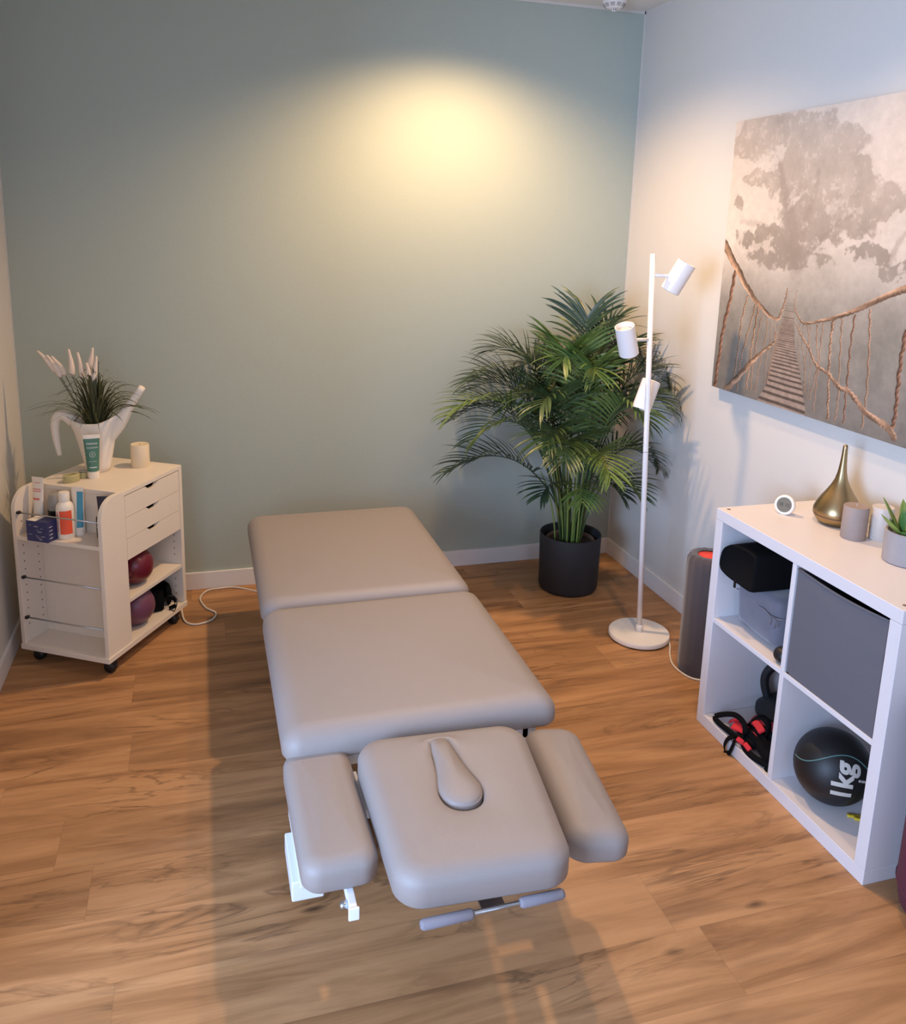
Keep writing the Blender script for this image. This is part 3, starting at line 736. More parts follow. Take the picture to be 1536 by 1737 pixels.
FR = [ # tip, rise, material, leaflet length
 ((-.33, -.28, 1.26), .05, 'palmd', .20), ((-.22, -.34, 1.20), .10, 'palmd', .19), ((-.76, -.20, 1.10), .10, 'palmd', .2), ((-.52, -.46, 1.10), .09, 'palml', .22), ((-.42, -.56, 1.06), .09, 'palml', .21),
 ((-.88, -.28, .98), .13, 'palmd', .2), ((-1.00, -.40, .86), .17, 'palml', .19), ((-.94, -.24, .80), .17, 'palmd', .19), ((-.90, -.44, .76), .17, 'palm', .19),
 ((-.97, -.30, .58), .15, 'palmd', .19), ((-.82, -.14, .92), .12, 'palmd', .19), ((-.66, -.56, .92), .12, 'palm', .2), ((-.66, -.60, .76), .14, 'palm', .2),
 ((-.60, -.48, .50), .10, 'palmd', .13), ((-.46, -.60, .50), .11, 'palml', .13), ((-.42, -.76, .66), .16, 'palml', .18), ((-.30, -.78, .92), .12, 'palml', .19), ((-.22, -.66, .86), .15, 'palm', .19),
 ((-.12, -.36, 1.08), .10, 'palmd', .18), ((-.05, -.50, 1.00), .14, 'palmd', .19), ((-.05, -.26, 1.10), .12, 'palmd', .17), ((-.08, -.60, .90), .16, 'palm', .18),
 ((-.04, -.46, .60), .17, 'palmd', .17), ((-.20, -.62, .52), .12, 'palm', .16), ((-.24, -.54, .50), .10, 'palmd', .13), ((-.18, -.24, .80), .17, 'palmd', .19),
 ((-.58, -.10, 1.00), .12, 'palmd', .19), ((-.36, -.08, 1.06), .12, 'palmd', .19), ((-.72, -.36, .88), .16, 'palm', .2), ((-.50, -.36, 1.00), .12, 'palm', .2), ((-.28, -.44, 1.00), .13, 'palm', .2),
 ((-.60, -.70, .72), .15, 'palm', .18)]
for tip, rise, mt, ll in FR: frond(tip, rise, mt, ll=ll, nl=23 if ll > .15 else 11, start=.46 if ll > .15 else .66)
for k in range(22):
    a = rnd.uniform(0, 2*PI); r0 = rnd.uniform(.02, .075); r1 = r0+rnd.uniform(.02, .09)
    MB().tube(bez([(r0*math.cos(a), r0*math.sin(a), .22), (r0*1.1*math.cos(a), r0*1.1*math.sin(a), .4), (r1*math.cos(a), r1*math.sin(a), rnd.uniform(.5, .68))], 10), [.0048*(1-.5*i/10) for i in range(11)], 8).build('stem', 'stem', pp, True)

# ------------------------------------------------------------------ floor lamp
lb0 = Vector((-.30, -.875, 0)); top = Vector((-.368, -.87, 1.566))
fl = thing('floor_lamp', 'white floor lamp with three spot heads on a thin pole', 'floor lamp', lb0)
MB().lathe([(0, .004), (.121, .004), (.125, .008), (.125, .020), (.122, .024), (0, .025)], n=64, cap0=False, cap1=False).build('base', 'lampw', fl, 'auto')
MB().lathe([(0, 0), (.115, 0), (.115, .005), (0, .005)], n=40, cap0=False, cap1=False).build('base_pad', 'black', fl)
tl = top-lb0
MB().tube([(0, 0, .02), tl*.5, tl], .0105, 16).build('pole', 'lampw', fl, True)
MB().tube([tl*.508, tl*.5095], .0112, 16).build('pole_joint', 'greyp', fl, True)
MB().tube([(0, 0, .022), (0, 0, .055)], .0145, 16).build('socket', 'lampw', fl, True)
def head(z, arm_to, c, axis):
    c = Vector(c)-lb0; axis = Vector(axis).normalized(); q = axis.to_track_quat('Z', 'Y').to_matrix().to_4x4(); q.translation = c
    h = MB().lathe([(0, -.062), (.034, -.062), (.037, -.059), (.037, .060), (.0345, .060), (.033, .035), (.02, .030)], n=36, cap0=False, cap1=False, mat=None).xf(q).build('lamp_head', 'lampw', fl, 'auto')
    MB().lathe([(.026, .032), (.026, .040), (.018, .046), (0, .047)], n=24, cap0=True, cap1=False).xf(q).build('bulb', 'bulb', h, True)
    pz = tl*(z/1.566); MB().tube([pz, c-q.to_3x3() @ Vector((0, 0, 0))], .0065, 12).build('arm', 'lampw', fl, True)
head(1.488, None, (-.262, -.885, 1.482), (.38, -.25, .9))
head(1.243, None, (-.458, -.882, 1.243), (-.35, -.22, .92))
head(1.02, None, (-.318, -.815, 1.012), (-.36, -.10, -.93))
tag(MB().tube(cat_rom([(-.205, -.955, .006), (-.222, -.99, .004), (-.258, -1.049, .004), (-.287, -1.12, .004), (-.285, -1.19, .004), (-.262, -1.235, .004), (-.20, -1.262, .004), (-.12, -1.30, .004), (-.05, -1.36, .004)], 8), .0035, 8).build('lamp_cable', 'cable', None, True), 'thin white cable looping from the lamp base around the dark bolster', 'cable')

# ------------------------------------------------------------------ bolster with red core
bo = thing('foam_roller', 'upright foam roller in gathered dark grey cover, red end showing, beside the shelf', 'foam roller', (-.205, -1.165, 0))
n = 72; rg = []
pr = [(.0, .0), (.070, .0), (.077, .008), (.079, .05), (.078, .25), (.079, .42), (.077, .455), (.068, .471), (.055, .474), (.040, .470)]
for i, (r, z) in enumerate(pr):
    fold = [0, .0, .003, .012, .014, .018, .04, .09, .11, .13][i]
    rg.append([(r*(1+fold*.5*math.sin(17*2*PI*k/n+1.3*math.sin(3*2*PI*k/n)))*math.cos(2*PI*k/n), r*(1+fold*.5*math.sin(17*2*PI*k/n+1.3*math.sin(3*2*PI*k/n)))*math.sin(2*PI*k/n), z) for k in range(n)])
MB().rings(rg, True, False).build('cover', 'rollcov', bo, True)
MB().lathe([(0, .467), (.046, .467), (.047, .462)], n=36, cap0=False, cap1=False).build('foam_core', 'redfoam', bo, True)

# ------------------------------------------------------------------ canvas print
def canvas():
    y0, y1, z0, z1, dep = -.830, -2.33, 1.045, 2.062, .034
    cv = thing('canvas_print', 'canvas print of a rope bridge leading to a misty tree, on the white wall', 'canvas print', (0, (y0+y1)/2, z0))
    MB().box((-dep+.001, -(y0-y1)/2, 0), (-.002, (y0-y1)/2, z1-z0)).build('stretcher_box', newmat('canvas_side', hexc(168, 158, 142), .8), cv)
    # picture in (s,t): s metres from left edge, t metres from bottom edge; colours computed on a fine grid
    NX, NZ = 760, 520; Wc, Hc = y0-y1, z1-z0
    s = np.linspace(0, Wc, NX)[None, :].repeat(NZ, 0); t_ = np.linspace(0, Hc, NZ)[:, None].repeat(NX, 1)
    rng = np.random.default_rng(4)
    def vnoise(x, y, seed):
        xi = np.floor(x).astype(int); yi = np.floor(y).astype(int); fx = x-xi; fy = y-yi; fx = fx*fx*(3-2*fx); fy = fy*fy*(3-2*fy)
        def h(a, b):
            v = np.sin(a*127.1+b*311.7+seed*74.7)*43758.5453; return v-np.floor(v)
        return (h(xi, yi)*(1-fx)+h(xi+1, yi)*fx)*(1-fy)+(h(xi, yi+1)*(1-fx)+h(xi+1, yi+1)*fx)*fy
    def fbm(x, y, sc, seed, o=5, g=.55):
        r = 0; a = 1; tt = 0
        for i in range(o): r = r+a*vnoise(x*sc*2**i+5, y*sc*2**i+9, seed+i); tt += a; a *= g
        return r/tt
    def sm(a, b, x): q = np.clip((x-a)/(b-a), 0, 1); return q*q*(3-2*q)
    C = lambda r, g, b: np.array([r, g, b])/255.
    light, mist, low = C(205, 192, 178), C(176, 163, 148), C(118, 112, 104)
    img = np.zeros((NZ, NX, 3))
    n1 = fbm(s, t_, 3, 1); n2 = fbm(s, t_, 12, 2, 6, .65); n3 = fbm(s, t_, 45, 9, 4, .7)
    g = sm(.30, .60, t_+(n1-.5)*.12)
    img[:] = low*(1-g[..., None])+light*g[..., None]; img *= (1+.10*(n1-.5)+.06*(n2-.5))[..., None]
    g2 = sm(.05, .34, t_+(n1-.5)*.1); img += (C(138, 131, 120)-low)*(g2*(1-g))[..., None]
    # tree crown blobs  (s, t, rs, rt, strength)
    crown = np.full_like(s, -1.0)
    ws = s+(fbm(s, t_, 9, 31, 5, .6)-.5)*.16+(n3-.5)*.03; wt = t_+(fbm(s, t_, 9, 47, 5, .6)-.5)*.13+(n3-.5)*.03
    for (a, b, ra, rb) in TREE:
        crown = np.maximum(crown, 1-np.sqrt(((ws-a)/ra)**2+((wt-b)/rb)**2))
    edge = sm(.0, .16, crown+(n2-.5)*.75*sm(-.6, .1, crown)+(n3-.5)*.35-.04)*sm(-.45, -.1, crown)
    holes = sm(.57, .66, fbm(s, t_, 16, 21, 5, .6)+(n3-.5)*.25)*sm(.9, .55, t_)*sm(.38, .5, t_)
    edge = edge*(1-.75*holes)*(.80+.4*fbm(s, t_, 6, 77))*(.35+.65*sm(.36, .58, t_+(n1-.5)*.1))
    edge = edge*(1-.5*sm(.60, .75, n3+(n2-.5)*.4))
    img *= (1+.22*(n2-.5)*(1-g)+.10*(n3-.5))[..., None]
    def stroke(pts, w0, w1, soft=.0015):
        best = np.full(s.shape, 1e9); ww = np.zeros_like(s); par = np.zeros_like(s); acc = 0; L = sum(math.dist(pts[i], pts[i+1]) for i in range(len(pts)-1)); side = np.zeros_like(s)
        for i in range(len(pts)-1):
            (ax, ay), (bx, by) = pts[i], pts[i+1]; dx, dy = bx-ax, by-ay; l2 = dx*dx+dy*dy+1e-12
            q = np.clip(((s-ax)*dx+(t_-ay)*dy)/l2, 0, 1); px = s-ax-q*dx; py = t_-ay-q*dy; d = np.hypot(px, py)
            f = (acc+q*math.sqrt(l2))/L; k = d < best; best = np.where(k, d, best); ww = np.where(k, w0+(w1-w0)*f, ww); par = np.where(k, acc+q*math.sqrt(l2), par)
            side = np.where(k, (px*(-dy)+py*dx)/math.sqrt(l2), side); acc += math.sqrt(l2)
        return best, ww, par, side
    tcol = (C(140, 127, 114)*(1-.25*sm(.75, .3, t_))[..., None]) + (C(172, 158, 144)-C(140, 127, 114))*sm(.45, 1.0, t_+s*.12)[..., None]
    tcol = tcol*(1+.13*(n2-.5)[..., None]*2)
    img = img*(1-edge[..., None]*.74)+tcol*edge[..., None]*.74
    for pts, w0, w1, al in BRANCH:
        d, ww, _, _ = stroke(pts, w0, w1); a = (1-sm(ww*.3, ww*.5+.012, d+(n3-.5)*.012))*al*sm(.36, .56, t_); img = img*(1-a[..., None]*.6)+C(138, 124, 113)*a[..., None]*.6
    # mist over the foot of the tree and far deck
    # deck
    (l0, l1) = DECK
    tt = t_; sl = np.interp(tt[:, 0], [p[1] for p in l0][::-1], [p[0] for p in l0][::-1])[:, None]; sr = np.interp(tt[:, 0], [p[1] for p in l1][::-1], [p[0] for p in l1][::-1])[:, None]
    tmax = l0[0][1]; inside = sm(-.002, .002, s-sl)*sm(-.002, .002, sr-s)*(tt < tmax+.06)
    persp = 1/(np.clip(tmax+.085-tt, .012, None)); ph = np.where(tt < tmax+.08, 11.5*persp, 0)+0*(s)
    ph = ph+(s-sl)*1.2+(n2-.5)*.25
    pl = .5+.5*np.sin(ph*2*PI*.55)
    v = sm(.15, .5, pl)
    dcol = C(84, 72, 64)*(1-v)[..., None]+C(148, 130, 116)*v[..., None]
    dcol = dcol*(.86+.3*n3)[..., None]
    fade = sm(tmax+.05, tmax-.09, tt)*inside
    img = img*(1-fade[..., None])+dcol*fade[..., None]
    # ropes
    for pts, w0, w1, dark in ROPES:
        P = [tuple(q) for q in cat_rom([(a, b, 0) for a, b in pts], 8)]; P = [(q[0], q[1]) for q in P]
        P = [(a_+.003*math.sin(i_*1.9+a_*90), b_+.002*math.sin(i_*2.7)) for i_, (a_, b_) in enumerate(P)]
        d, ww, par, side = stroke(P, w0, w1)
        d = d+(n3-.5)*.0022
        a = 1-sm(ww*.5-.0008, ww*.5+.0012, d)
        tw = .5+.5*np.sin(par*2*PI/(np.maximum(ww, .004)*1.6)+side/np.maximum(ww, .003)*5)
        sh = np.clip(.5+side/np.maximum(ww, 1e-4)*.8, 0, 1)
        base = C(150, 118, 94) if dark < .5 else C(118, 84, 66)
        rc = base*(.55+.6*sh)[..., None]*(.84+.24*tw+.5*(n3-.5))[..., None]+C(90, 76, 62)*(sh*(.3+.3*tw))[..., None]*np.clip(.4+n2, 0, 1)[..., None]
        img = img*(1-a[..., None])+rc*a[..., None]
    img = np.clip(img, 0, 1)
    me = bpy.data.meshes.new('printed_front')
    hx = (y0-y1)/2
    co = np.stack([np.full(s.shape, -dep), hx-s, t_], -1).reshape(-1, 3)
    idx = np.arange(NX*NZ).reshape(NZ, NX); q = np.stack([idx[:-1, :-1], idx[:-1, 1:], idx[1:, 1:], idx[1:, :-1]], -1).reshape(-1, 4)[:, ::-1]
    me.vertices.add(len(co)); me.vertices.foreach_set('co', co.ravel()); me.loops.add(q.size); me.loops.foreach_set('vertex_index', q.ravel().astype(np.int32))
    me.polygons.add(len(q)); me.polygons.foreach_set('loop_start', np.arange(0, q.size, 4, dtype=np.int32)); me.polygons.foreach_set('loop_total', np.full(len(q), 4, dtype=np.int32))
    me.update(); me.validate()
    ca = me.color_attributes.new('print', 'FLOAT_COLOR', 'POINT')
    l = np.where(img <= .04045, img/12.92, ((img+.055)/1.055)**2.4).reshape(-1, 3); ca.data.foreach_set('color', np.concatenate([l, np.ones((len(l), 1))], 1).ravel().astype(np.float32))
    mt = bpy.data.materials.new('misty_bridge_print'); mt.use_nodes = True; T = NT(mt); b = mt.node_tree.nodes['Principled BSDF']
    at = T.node('ShaderNodeAttribute', attribute_name='print'); T.link(at.outputs[0], b.inputs['Base Color']); b.inputs['Roughness'].default_value = .7; b.inputs['Specular IOR Level'].default_value = .25
    me.materials.append(mt); o = bpy.data.objects.new('printed_front', me); COL.objects.link(o); o.parent = cv
TREE = [(0.186,0.964,0.169,0.081),(0.113,0.933,0.102,0.063),(0.39,0.945,0.161,0.080),(0.59,0.876,0.142,0.076),(0.475,0.829,0.250,0.096),(0.182,0.803,0.128,0.034),(0.386,0.767,0.164,0.082),(0.637,0.778,0.133,0.084),(0.168,0.599,0.132,0.044),(0.309,0.592,0.154,0.056),(0.473,0.653,0.185,0.089),(0.683,0.674,0.110,0.083),(0.812,0.712,0.089,0.075),(0.733,0.551,0.096,0.041),(0.392,0.528,0.245,0.056),(0.875,0.497,0.142,0.047),(0.047,0.729,0.042,0.036),(1.02,.66,.16,.2),(1.25,.80,.2,.14),(1.4,.5,.2,.2)]
BRANCH = [([(0.43, 0.447), (0.415, 0.539), (0.371, 0.653), (0.319, 0.746), (0.281, 0.845)],0.0610,0.0110,0.5),([(0.418, 0.516), (0.434, 0.608), (0.468, 0.72), (0.479, 0.807)],0.0350,0.0080,0.4),([(0.427, 0.484), (0.495, 0.564), (0.572, 0.632), (0.655, 0.674)],0.0210,0.0040,0.5),([(0.404, 0.538), (0.306, 0.606), (0.209, 0.638), (0.086, 0.648)],0.0210,0.0070,0.4),([(0.825, 0.518), (0.845, 0.579), (0.872, 0.615)],0.0100,0.0050,0.6),]
DECK = ([(0.384, 0.359), (0.376, 0.277), (0.35, 0.165), (0.335, 0.072), (0.298, 0.014), (0.286, -0.014)],[(0.433, 0.36), (0.46, 0.231), (0.51, 0.12), (0.548, 0.02)])
ROPES = [([(0.296, 0.307), (0.302, 0.248), (0.288, 0.166), (0.272, 0.024)],0.0040,0.0040,0),([(0.321, 0.295), (0.328, 0.232), (0.32, 0.161), (0.324, 0.07)],0.0030,0.0030,0),([(0.34, 0.292), (0.35, 0.235), (0.341, 0.154), (0.335, 0.072)],0.0030,0.0030,0),([(0.359, 0.294), (0.361, 0.236), (0.35, 0.165), (0.339, 0.093)],0.0020,0.0030,0),([(0.372, 0.325), (0.372, 0.238), (0.358, 0.166)],0.0020,0.0020,0),([(0.491, 0.31), (0.497, 0.236), (0.52, 0.164), (0.531, 0.076)],0.0030,0.0030,0),([(0.508, 0.312), (0.524, 0.258), (0.523, 0.165), (0.539, 0.073)],0.0030,0.0020,0),([(0.526, 0.305), (0.529, 0.25), (0.545, 0.196), (0.552, 0.056)],0.0030,0.0020,0),([(0.471, 0.308), (0.477, 0.233), (0.506, 0.143)],0.0020,0.0020,0),([(0.082, 0.461), (0.066, 0.35), (0.04, 0.23), (0.021, 0.008)],0.0190,0.0180,1),([(0.173, 0.375), (0.153, 0.291), (0.147, 0.175), (0.139, 0.062)],0.0080,0.0080,0),([(0.225, 0.355), (0.201, 0.255), (0.17, 0.137), (0.164, 0.014)],0.0070,0.0070,0),([(0.243, 0.341), (0.233, 0.254), (0.225, 0.161), (0.221, 0.03)],0.0090,0.0080,0),([(0.27, 0.319), (0.253, 0.232), (0.245, 0.133), (0.246, 0.03)],0.0050,0.0050,0),([(0.557, 0.313), (0.566, 0.246), (0.581, 0.174), (0.561, 0.058)],0.0050,0.0040,0),([(0.585, 0.321), (0.585, 0.226), (0.586, 0.11), (0.588, 0.022)],0.0050,0.0040,0),([(0.628, 0.344), (0.627, 0.263), (0.637, 0.166), (0.657, 0.014)],0.0100,0.0090,0),([(0.666, 0.352), (0.673, 0.261), (0.692, 0.085), (0.688, 0.016)],0.0060,0.0050,0),([(0.718, 0.362), (0.716, 0.254), (0.722, 0.136), (0.728, 0.017)],0.0070,0.0070,1),([(0.776, 0.385), (0.792, 0.278), (0.807, 0.131), (0.807, 0.018)],0.0080,0.0060,0),([(0.922, 0.337), (0.92, 0.215), (0.927, 0.093), (0.921, 0.037)],0.0140,0.0130,1),([(0.385, 0.379), (0.389, 0.399), (0.39, 0.422)],0.0030,0.0020,0),([(0.356, 0.265), (0.348, 0.224), (0.314, 0.2), (0.258, 0.156), (0.215, 0.118), (0.157, 0.06), (0.099, 0.006)],0.0050,0.0300,0),([(0.453, 0.306), (0.492, 0.263), (0.533, 0.227), (0.573, 0.182), (0.635, 0.161), (0.691, 0.126), (0.727, 0.124), (0.773, 0.098), (0.812, 0.071), (0.864, 0.057), (0.904, 0.045), (0.934, 0.023)],0.0040,0.0220,0),([(0.39, 0.422), (0.385, 0.379), (0.37, 0.335), (0.345, 0.308), (0.25, 0.347), (0.168, 0.405), (0.078, 0.487), (-0.015, 0.572)],0.0030,0.0370,0),([(0.439, 0.417), (0.438, 0.361), (0.465, 0.326), (0.498, 0.312), (0.562, 0.325), (0.646, 0.35), (0.723, 0.38), (0.781, 0.407), (0.845, 0.437), (0.9, 0.459), (0.956, 0.485)],0.0020,0.0230,0),([(1.02,.50),(1.2,.60),(1.35,.75),(1.5,.95)],.016,.022,0),([(1.1,.55),(1.09,.3),(1.05,0)],.008,.008,1),([(1.25,.66),(1.22,.3),(1.2,0)],.01,.01,1)]

canvas()

# ------------------------------------------------------------------ cube shelf
KX0, KX1, KY0, KY1 = -.403, -.013, -2.23, -1.462
ks = thing('cube_shelf', 'white four-cube shelf unit against the right wall below the canvas print', 'shelf unit', (0, 0, 0))
MB().box((KX0, KY0, .733), (KX1, KY1, .77)).build('top_panel', 'white', ks, bevel=.0015)
MB().box((KX0, KY0, 0), (KX1, KY1, .042)).build('bottom_panel', 'white', ks, bevel=.0015)
for y0, y1 in ((KY0, KY0+.037), (KY1-.037, KY1)):
    MB().box((KX0, y0, .0425), (KX1, y1, .7325)).build('side_panel', 'white', ks, bevel=.0015)
yd = -1.8365
MB().box((KX0+.001, yd-.0175, .042), (KX1, yd, .733)).build('divider', 'white', ks, bevel=.001)
MB().box((KX0+.001, yd, .383), (KX1, KY1-.037, .399)).build('shelf', 'white', ks, bevel=.001)
MB().box((KX0+.001, KY0+.037, .383), (KX1, yd-.0175, .399)).build('shelf', 'white', ks, bevel=.001)
for (x, y) in ((-.375, -1.485), (-.375, -2.205)):
    MB().lathe([(0, 0), (.006, 0), (.006, .0012), (0, .0015)], (x, y, .7695), n=14, cap0=False, cap1=False).build('screw_cap', 'brown', ks, True)
# fabric bin
fb = thing('storage_bin', 'grey fabric storage bin in the upper right cube', 'storage bin', (-.22, -2.024, .399))
by0, by1 = -.165, .165; bxa, bxb = -.179, .17; bz = .322
g = MB(); nx_, nz_ = 24, 16
rs = []
for j in range(nz_+1):
    f = j/nz_; row = []
    for i in range(nx_+1):
        y = by0+(by1-by0)*i/nx_; sag = .010*math.sin(PI*i/nx_)*f**6
        dpt = .004*math.sin(PI*i/nx_)*math.sin(PI*f)+.003*math.exp(-((f-.80+.25*(1-i/nx_)-.12)/.03)**2)*(1 if i < nx_*.9 else .3)
        row.append((bxa-dpt*.6, y, .002+(bz-sag)*f))
    rs.append(row)
g.rings(rs, closed=False)
g.box((bxa+.004, by0, .001), (bxb, by0+.004, bz-.006)).box((bxa+.004, by1-.004, .001), (bxb, by1, bz-.006)).box((bxb-.004, by0, .001), (bxb, by1, bz-.006)).box((bxa, by0, .001), (bxb, by1, .005))
g.build('bin_body', 'bin', fb, True)
MB().tube([(bxa+.001, by0+(by1-by0)*i/12, .002+bz-.010*math.sin(PI*i/12)) for i in range(13)], .0035, 8).build('piped_rim', 'bin', fb, True)

# cushions in upper left cube
cu = thing('box_cushion', 'grey velvet box cushion on the shelf under the black pillow', 'cushion', (-.215, -1.632, .399))
def puffy(o, name, hx, hy, z0, z1, mat, r=.02, amp=.004, seed=0, extra=None):
    g = MB(); n = 12
    bmesh.ops.create_cube(g.b, size=2); bmesh.ops.subdivide_edges(g.b, edges=g.b.edges[:], cuts=n, use_grid_fill=True)
    for v_ in g.b.verts:
        c = v_.co; q = Vector((c.x*hx, c.y*hy, z0+(c.z+1)/2*(z1-z0))); hz = (z1-z0)/2; zc = (z0+z1)/2
        inn = Vector((max(-hx+r, min(hx-r, q.x)), max(-hy+r, min(hy-r, q.y)), max(zc-hz+r, min(zc+hz-r, q.z)))); d = q-inn
        if d.length > 1e-6: q = inn+d.normalized()*r
        q += Vector([amp*(mn.noise(q*14+Vector((seed+k*9, 0, 0)))) for k in range(3)])
        if extra: q = extra(q)
        v_.co = q
    return g.build(name, mat, o, True)
puffy(cu, 'cushion_body', .130, .105, .002, .158, 'velvet', .022, .009, 2)
MB().tube([(-.1325+.002*math.sin(k), .100-.204*k/16, .112-.012*k/16+.004*math.sin(k*1.3)) for k in range(17)]+[(-.11+.03*k, -.1085, .100+.003*math.sin(k*2)) for k in range(7)], .0024, 6).build('zip', 'grip', cu, True)
g = MB()
for (y, l) in ((-.07, .03), (-.09, .035), (-.10, .025)): g.tube(cat_rom([(-.133, y+.01, .102), (-.141, y, .106), (-.139, y-.012, .095), (-.135, y-.005, .102-l)], 5), .0012, 5)
g.build('loose_threads', 'grip', cu, True)
# black wedge pillow : rounded hump profile across y, extruded along x
bpw = thing('wedge_pillow', 'black wedge-shaped pillow on top of the grey velvet cushion', 'pillow', (-.225, -1.588, .5605))
out = [(.086, .022), (.089, .045), (.080, .082), (.055, .108), (.02, .120), (-.03, .126), (-.075, .124), (-.088, .11), (-.090, .06), (-.088, .012), (-.078, .002), (-.03, .002), (.03, .003), (.07, .010)]
oc = cat_rom([(a, b, 0) for a, b in out], 4, True)[:-1]; rs = []
for x, s in ((-.172, .90), (-.178, .95), (-.168, .985), (-.1, 1), (.0, 1), (.1, 1), (.165, .98), (.175, .9)):
    rs.append([(x, q.x*s, .06+(q.y-.06)*s) for q in oc])
MB().rings(rs).build('pillow_body', 'blackcloth', bpw, True)
MB().box((-.176, -.002, -.016), (-.172, .006, .008)).build('care_label', 'black', bpw)
# small round dark thing by the divider
rd = thing('hand_roller', 'small black rounded item half hidden by the shelf divider, below the grey cushion', 'fitness accessory', (-.372, -1.808, .399))
MB().lathe([(0, -.02), (.02, -.02), (.024, -.012), (.024, .012), (.02, .02), (0, .02)], n=28, cap0=False, cap1=False, mat=Matrix.Rotation(PI/2, 4, 'X')).xf(Matrix.Translation((0, 0, .0245))).build('roller_end', 'blackrub', rd, True)
MB().tube([(.02, 0, .0245), (.06, .0, .0245)], .008, 12).build('roller_handle', 'blackrub', rd, True)

# kettlebell
kb = thing('kettlebell', 'dark kettlebell with wide flat base in the lower left cube', 'kettlebell', (-.150, -1.580, .0425))
MB().lathe([(0, 0), (.070, 0), (.084, .004), (.088, .012), (.088, .030), (.074, .042), (.060, .055), (.050, .066), (.03, .076), (0, .08)], n=40, cap0=False, cap1=False).build('bell', 'blackrub', kb, True)
hk = cat_rom([(0, .050, .045), (0, .068, .10), (0, .064, .145), (0, .035, .178), (0, -.035, .178), (0, -.064, .145), (0, -.068, .10), (0, -.050, .045)], 6)
MB().tube([Matrix.Rotation(.63, 3, 'Z') @ q for q in hk], .0145, 14).build('handle', 'blackrub', kb, True)
# straps harness
hn = thing('training_harness', 'tangle of black webbing straps with red padding hanging over the shelf edge', 'harness', (0, 0, 0))
def st(pts, wd=.018, side=(0, 0, 1), closed=False, nm='strap', mat='blackcloth', th=.0025):
    P = cat_rom(pts, 6, closed)
    return MB().ribbon(P, wd, side, th).build(nm, mat, hn, True)
st([(-.390, -1.545, .060), (-.375, -1.575, .085), (-.372, -1.625, .112), (-.374, -1.672, .112), (-.380, -1.690, .085), (-.386, -1.665, .060), (-.392, -1.615, .057), (-.394, -1.570, .056)], .018, (.55, 0, .85), True)
st([(-.35, -1.665, .10), (-.34, -1.685, .135), (-.335, -1.71, .150), (-.335, -1.735, .145), (-.34, -1.745, .12), (-.345, -1.73, .10), (-.35, -1.70, .095)], .020, (.8, .2, .5), True)
st([(-.398, -1.665, .058), (-.408, -1.648, .048), (-.414, -1.640, .020), (-.413, -1.645, .0), (-.411, -1.660, -.006+.01), (-.410, -1.668, .02), (-.405, -1.672, .045)], .019, (.4, .9, 0), True)
st([(-.37, -1.64, .075), (-.368, -1.675, .085), (-.366, -1.715, .080), (-.36, -1.75, .078), (-.35, -1.79, .085), (-.34, -1.82, .08)], .034, (.3, 0, 1))
st([(-.385, -1.68, .07), (-.392, -1.71, .055), (-.394, -1.745, .052), (-.390, -1.785, .056), (-.38, -1.825, .06)], .020, (.5, 0, .9))
st([(-.33, -1.67, .10), (-.33, -1.72, .105), (-.33, -1.77, .11), (-.33, -1.825, .12)], .030, (.5, 0, .9))
st([(-.36, -1.70, .10), (-.355, -1.745, .095), (-.37, -1.79, .075), (-.386, -1.815, .05), (-.385, -1.828, .045)], .026, (.4, .3, .9))
puffy(hn, 'padding_bundle', .045, .045, 0, .05, 'blackcloth', .02, .014, 7).location = (-.335, -1.775, .045)
hn_b = puffy(hn, 'padding_bundle', .024, .032, 0, .03, 'blackcloth', .012, .01, 9); hn_b.location = (-.358, -1.70, .046)
def rp(c, a, b_, rz, rx=0):
    o = puffy(hn, 'red_padding', a, b_, -.006, .006, 'red', .005, .004, a*100); o.location = c; o.rotation_euler = (rx, math.radians(-38), rz); return o
rp((-.370, -1.650, .084), .015, .030, .35, -.35); rp((-.348, -1.712, .124), .013, .026, -.3, .15); rp((-.394, -1.690, .064), .009, .014, .3, .4); rp((-.392, -1.722, .064), .009, .015, -.2, .45)
# red exercise band
rb = thing('exercise_band', 'crumpled red exercise band lying behind the black straps', 'exercise band', (-.275, -1.720, .0425))
g = MB(); rs = []
for i in range(15):
    y = .145-.18*i/14; rs.append([(-.085+.17*j/12, y+.01*math.sin(j), max(.003, .036+.024*math.sin(j*.9+i*.25)+.012*math.sin(i*.7+j*.2)-.0015*j)*min(1, .25+i*.13)) for j in range(13)])
g.rings(rs, closed=False); o = g.build('band', 'redband', rb, True); sd_ = o.modifiers.new('s', 'SOLIDIFY'); sd_.thickness = .002

# medicine ball
MR = .106; mbp = Vector((-.290, -1.966, .042+MR))
mb_ = thing('medicine_ball', 'black rubber medicine ball marked 1kg in the lower right cube', 'medicine ball', mbp)
MB().sphere((0, 0, 0), MR, 64).build('ball', 'blackrub', mb_, True)
vdir = (cam.matrix_world.translation-mbp).normalized(); vr = Vector((0, 0, 1)).cross(vdir).normalized(); vu = vdir.cross(vr)
def onball(x, y, r=MR+.0008):
    # x,y arc lengths on the ball seen from the camera side
    L = math.hypot(x, y) or 1e-9; a = L/MR; d = (vr*(x/L)+vu*(y/L))
    return (vdir*math.cos(a)+d*math.sin(a))*r
ta = math.radians(93)
def txt(x, y, ox, oy, ang=ta): return onball(ox+x*math.cos(ang)-y*math.sin(ang), oy+x*math.sin(ang)+y*math.cos(ang))
put_text('lettering', '1kg', .080, 'ltprint', mb_, lambda x, y: txt(x, y, .034, -.036), .0026, 2)
put_text('lettering', 'i', .05, 'ltprint', mb_, lambda x, y: txt(x, y, .092, -.020), .0015, 1)
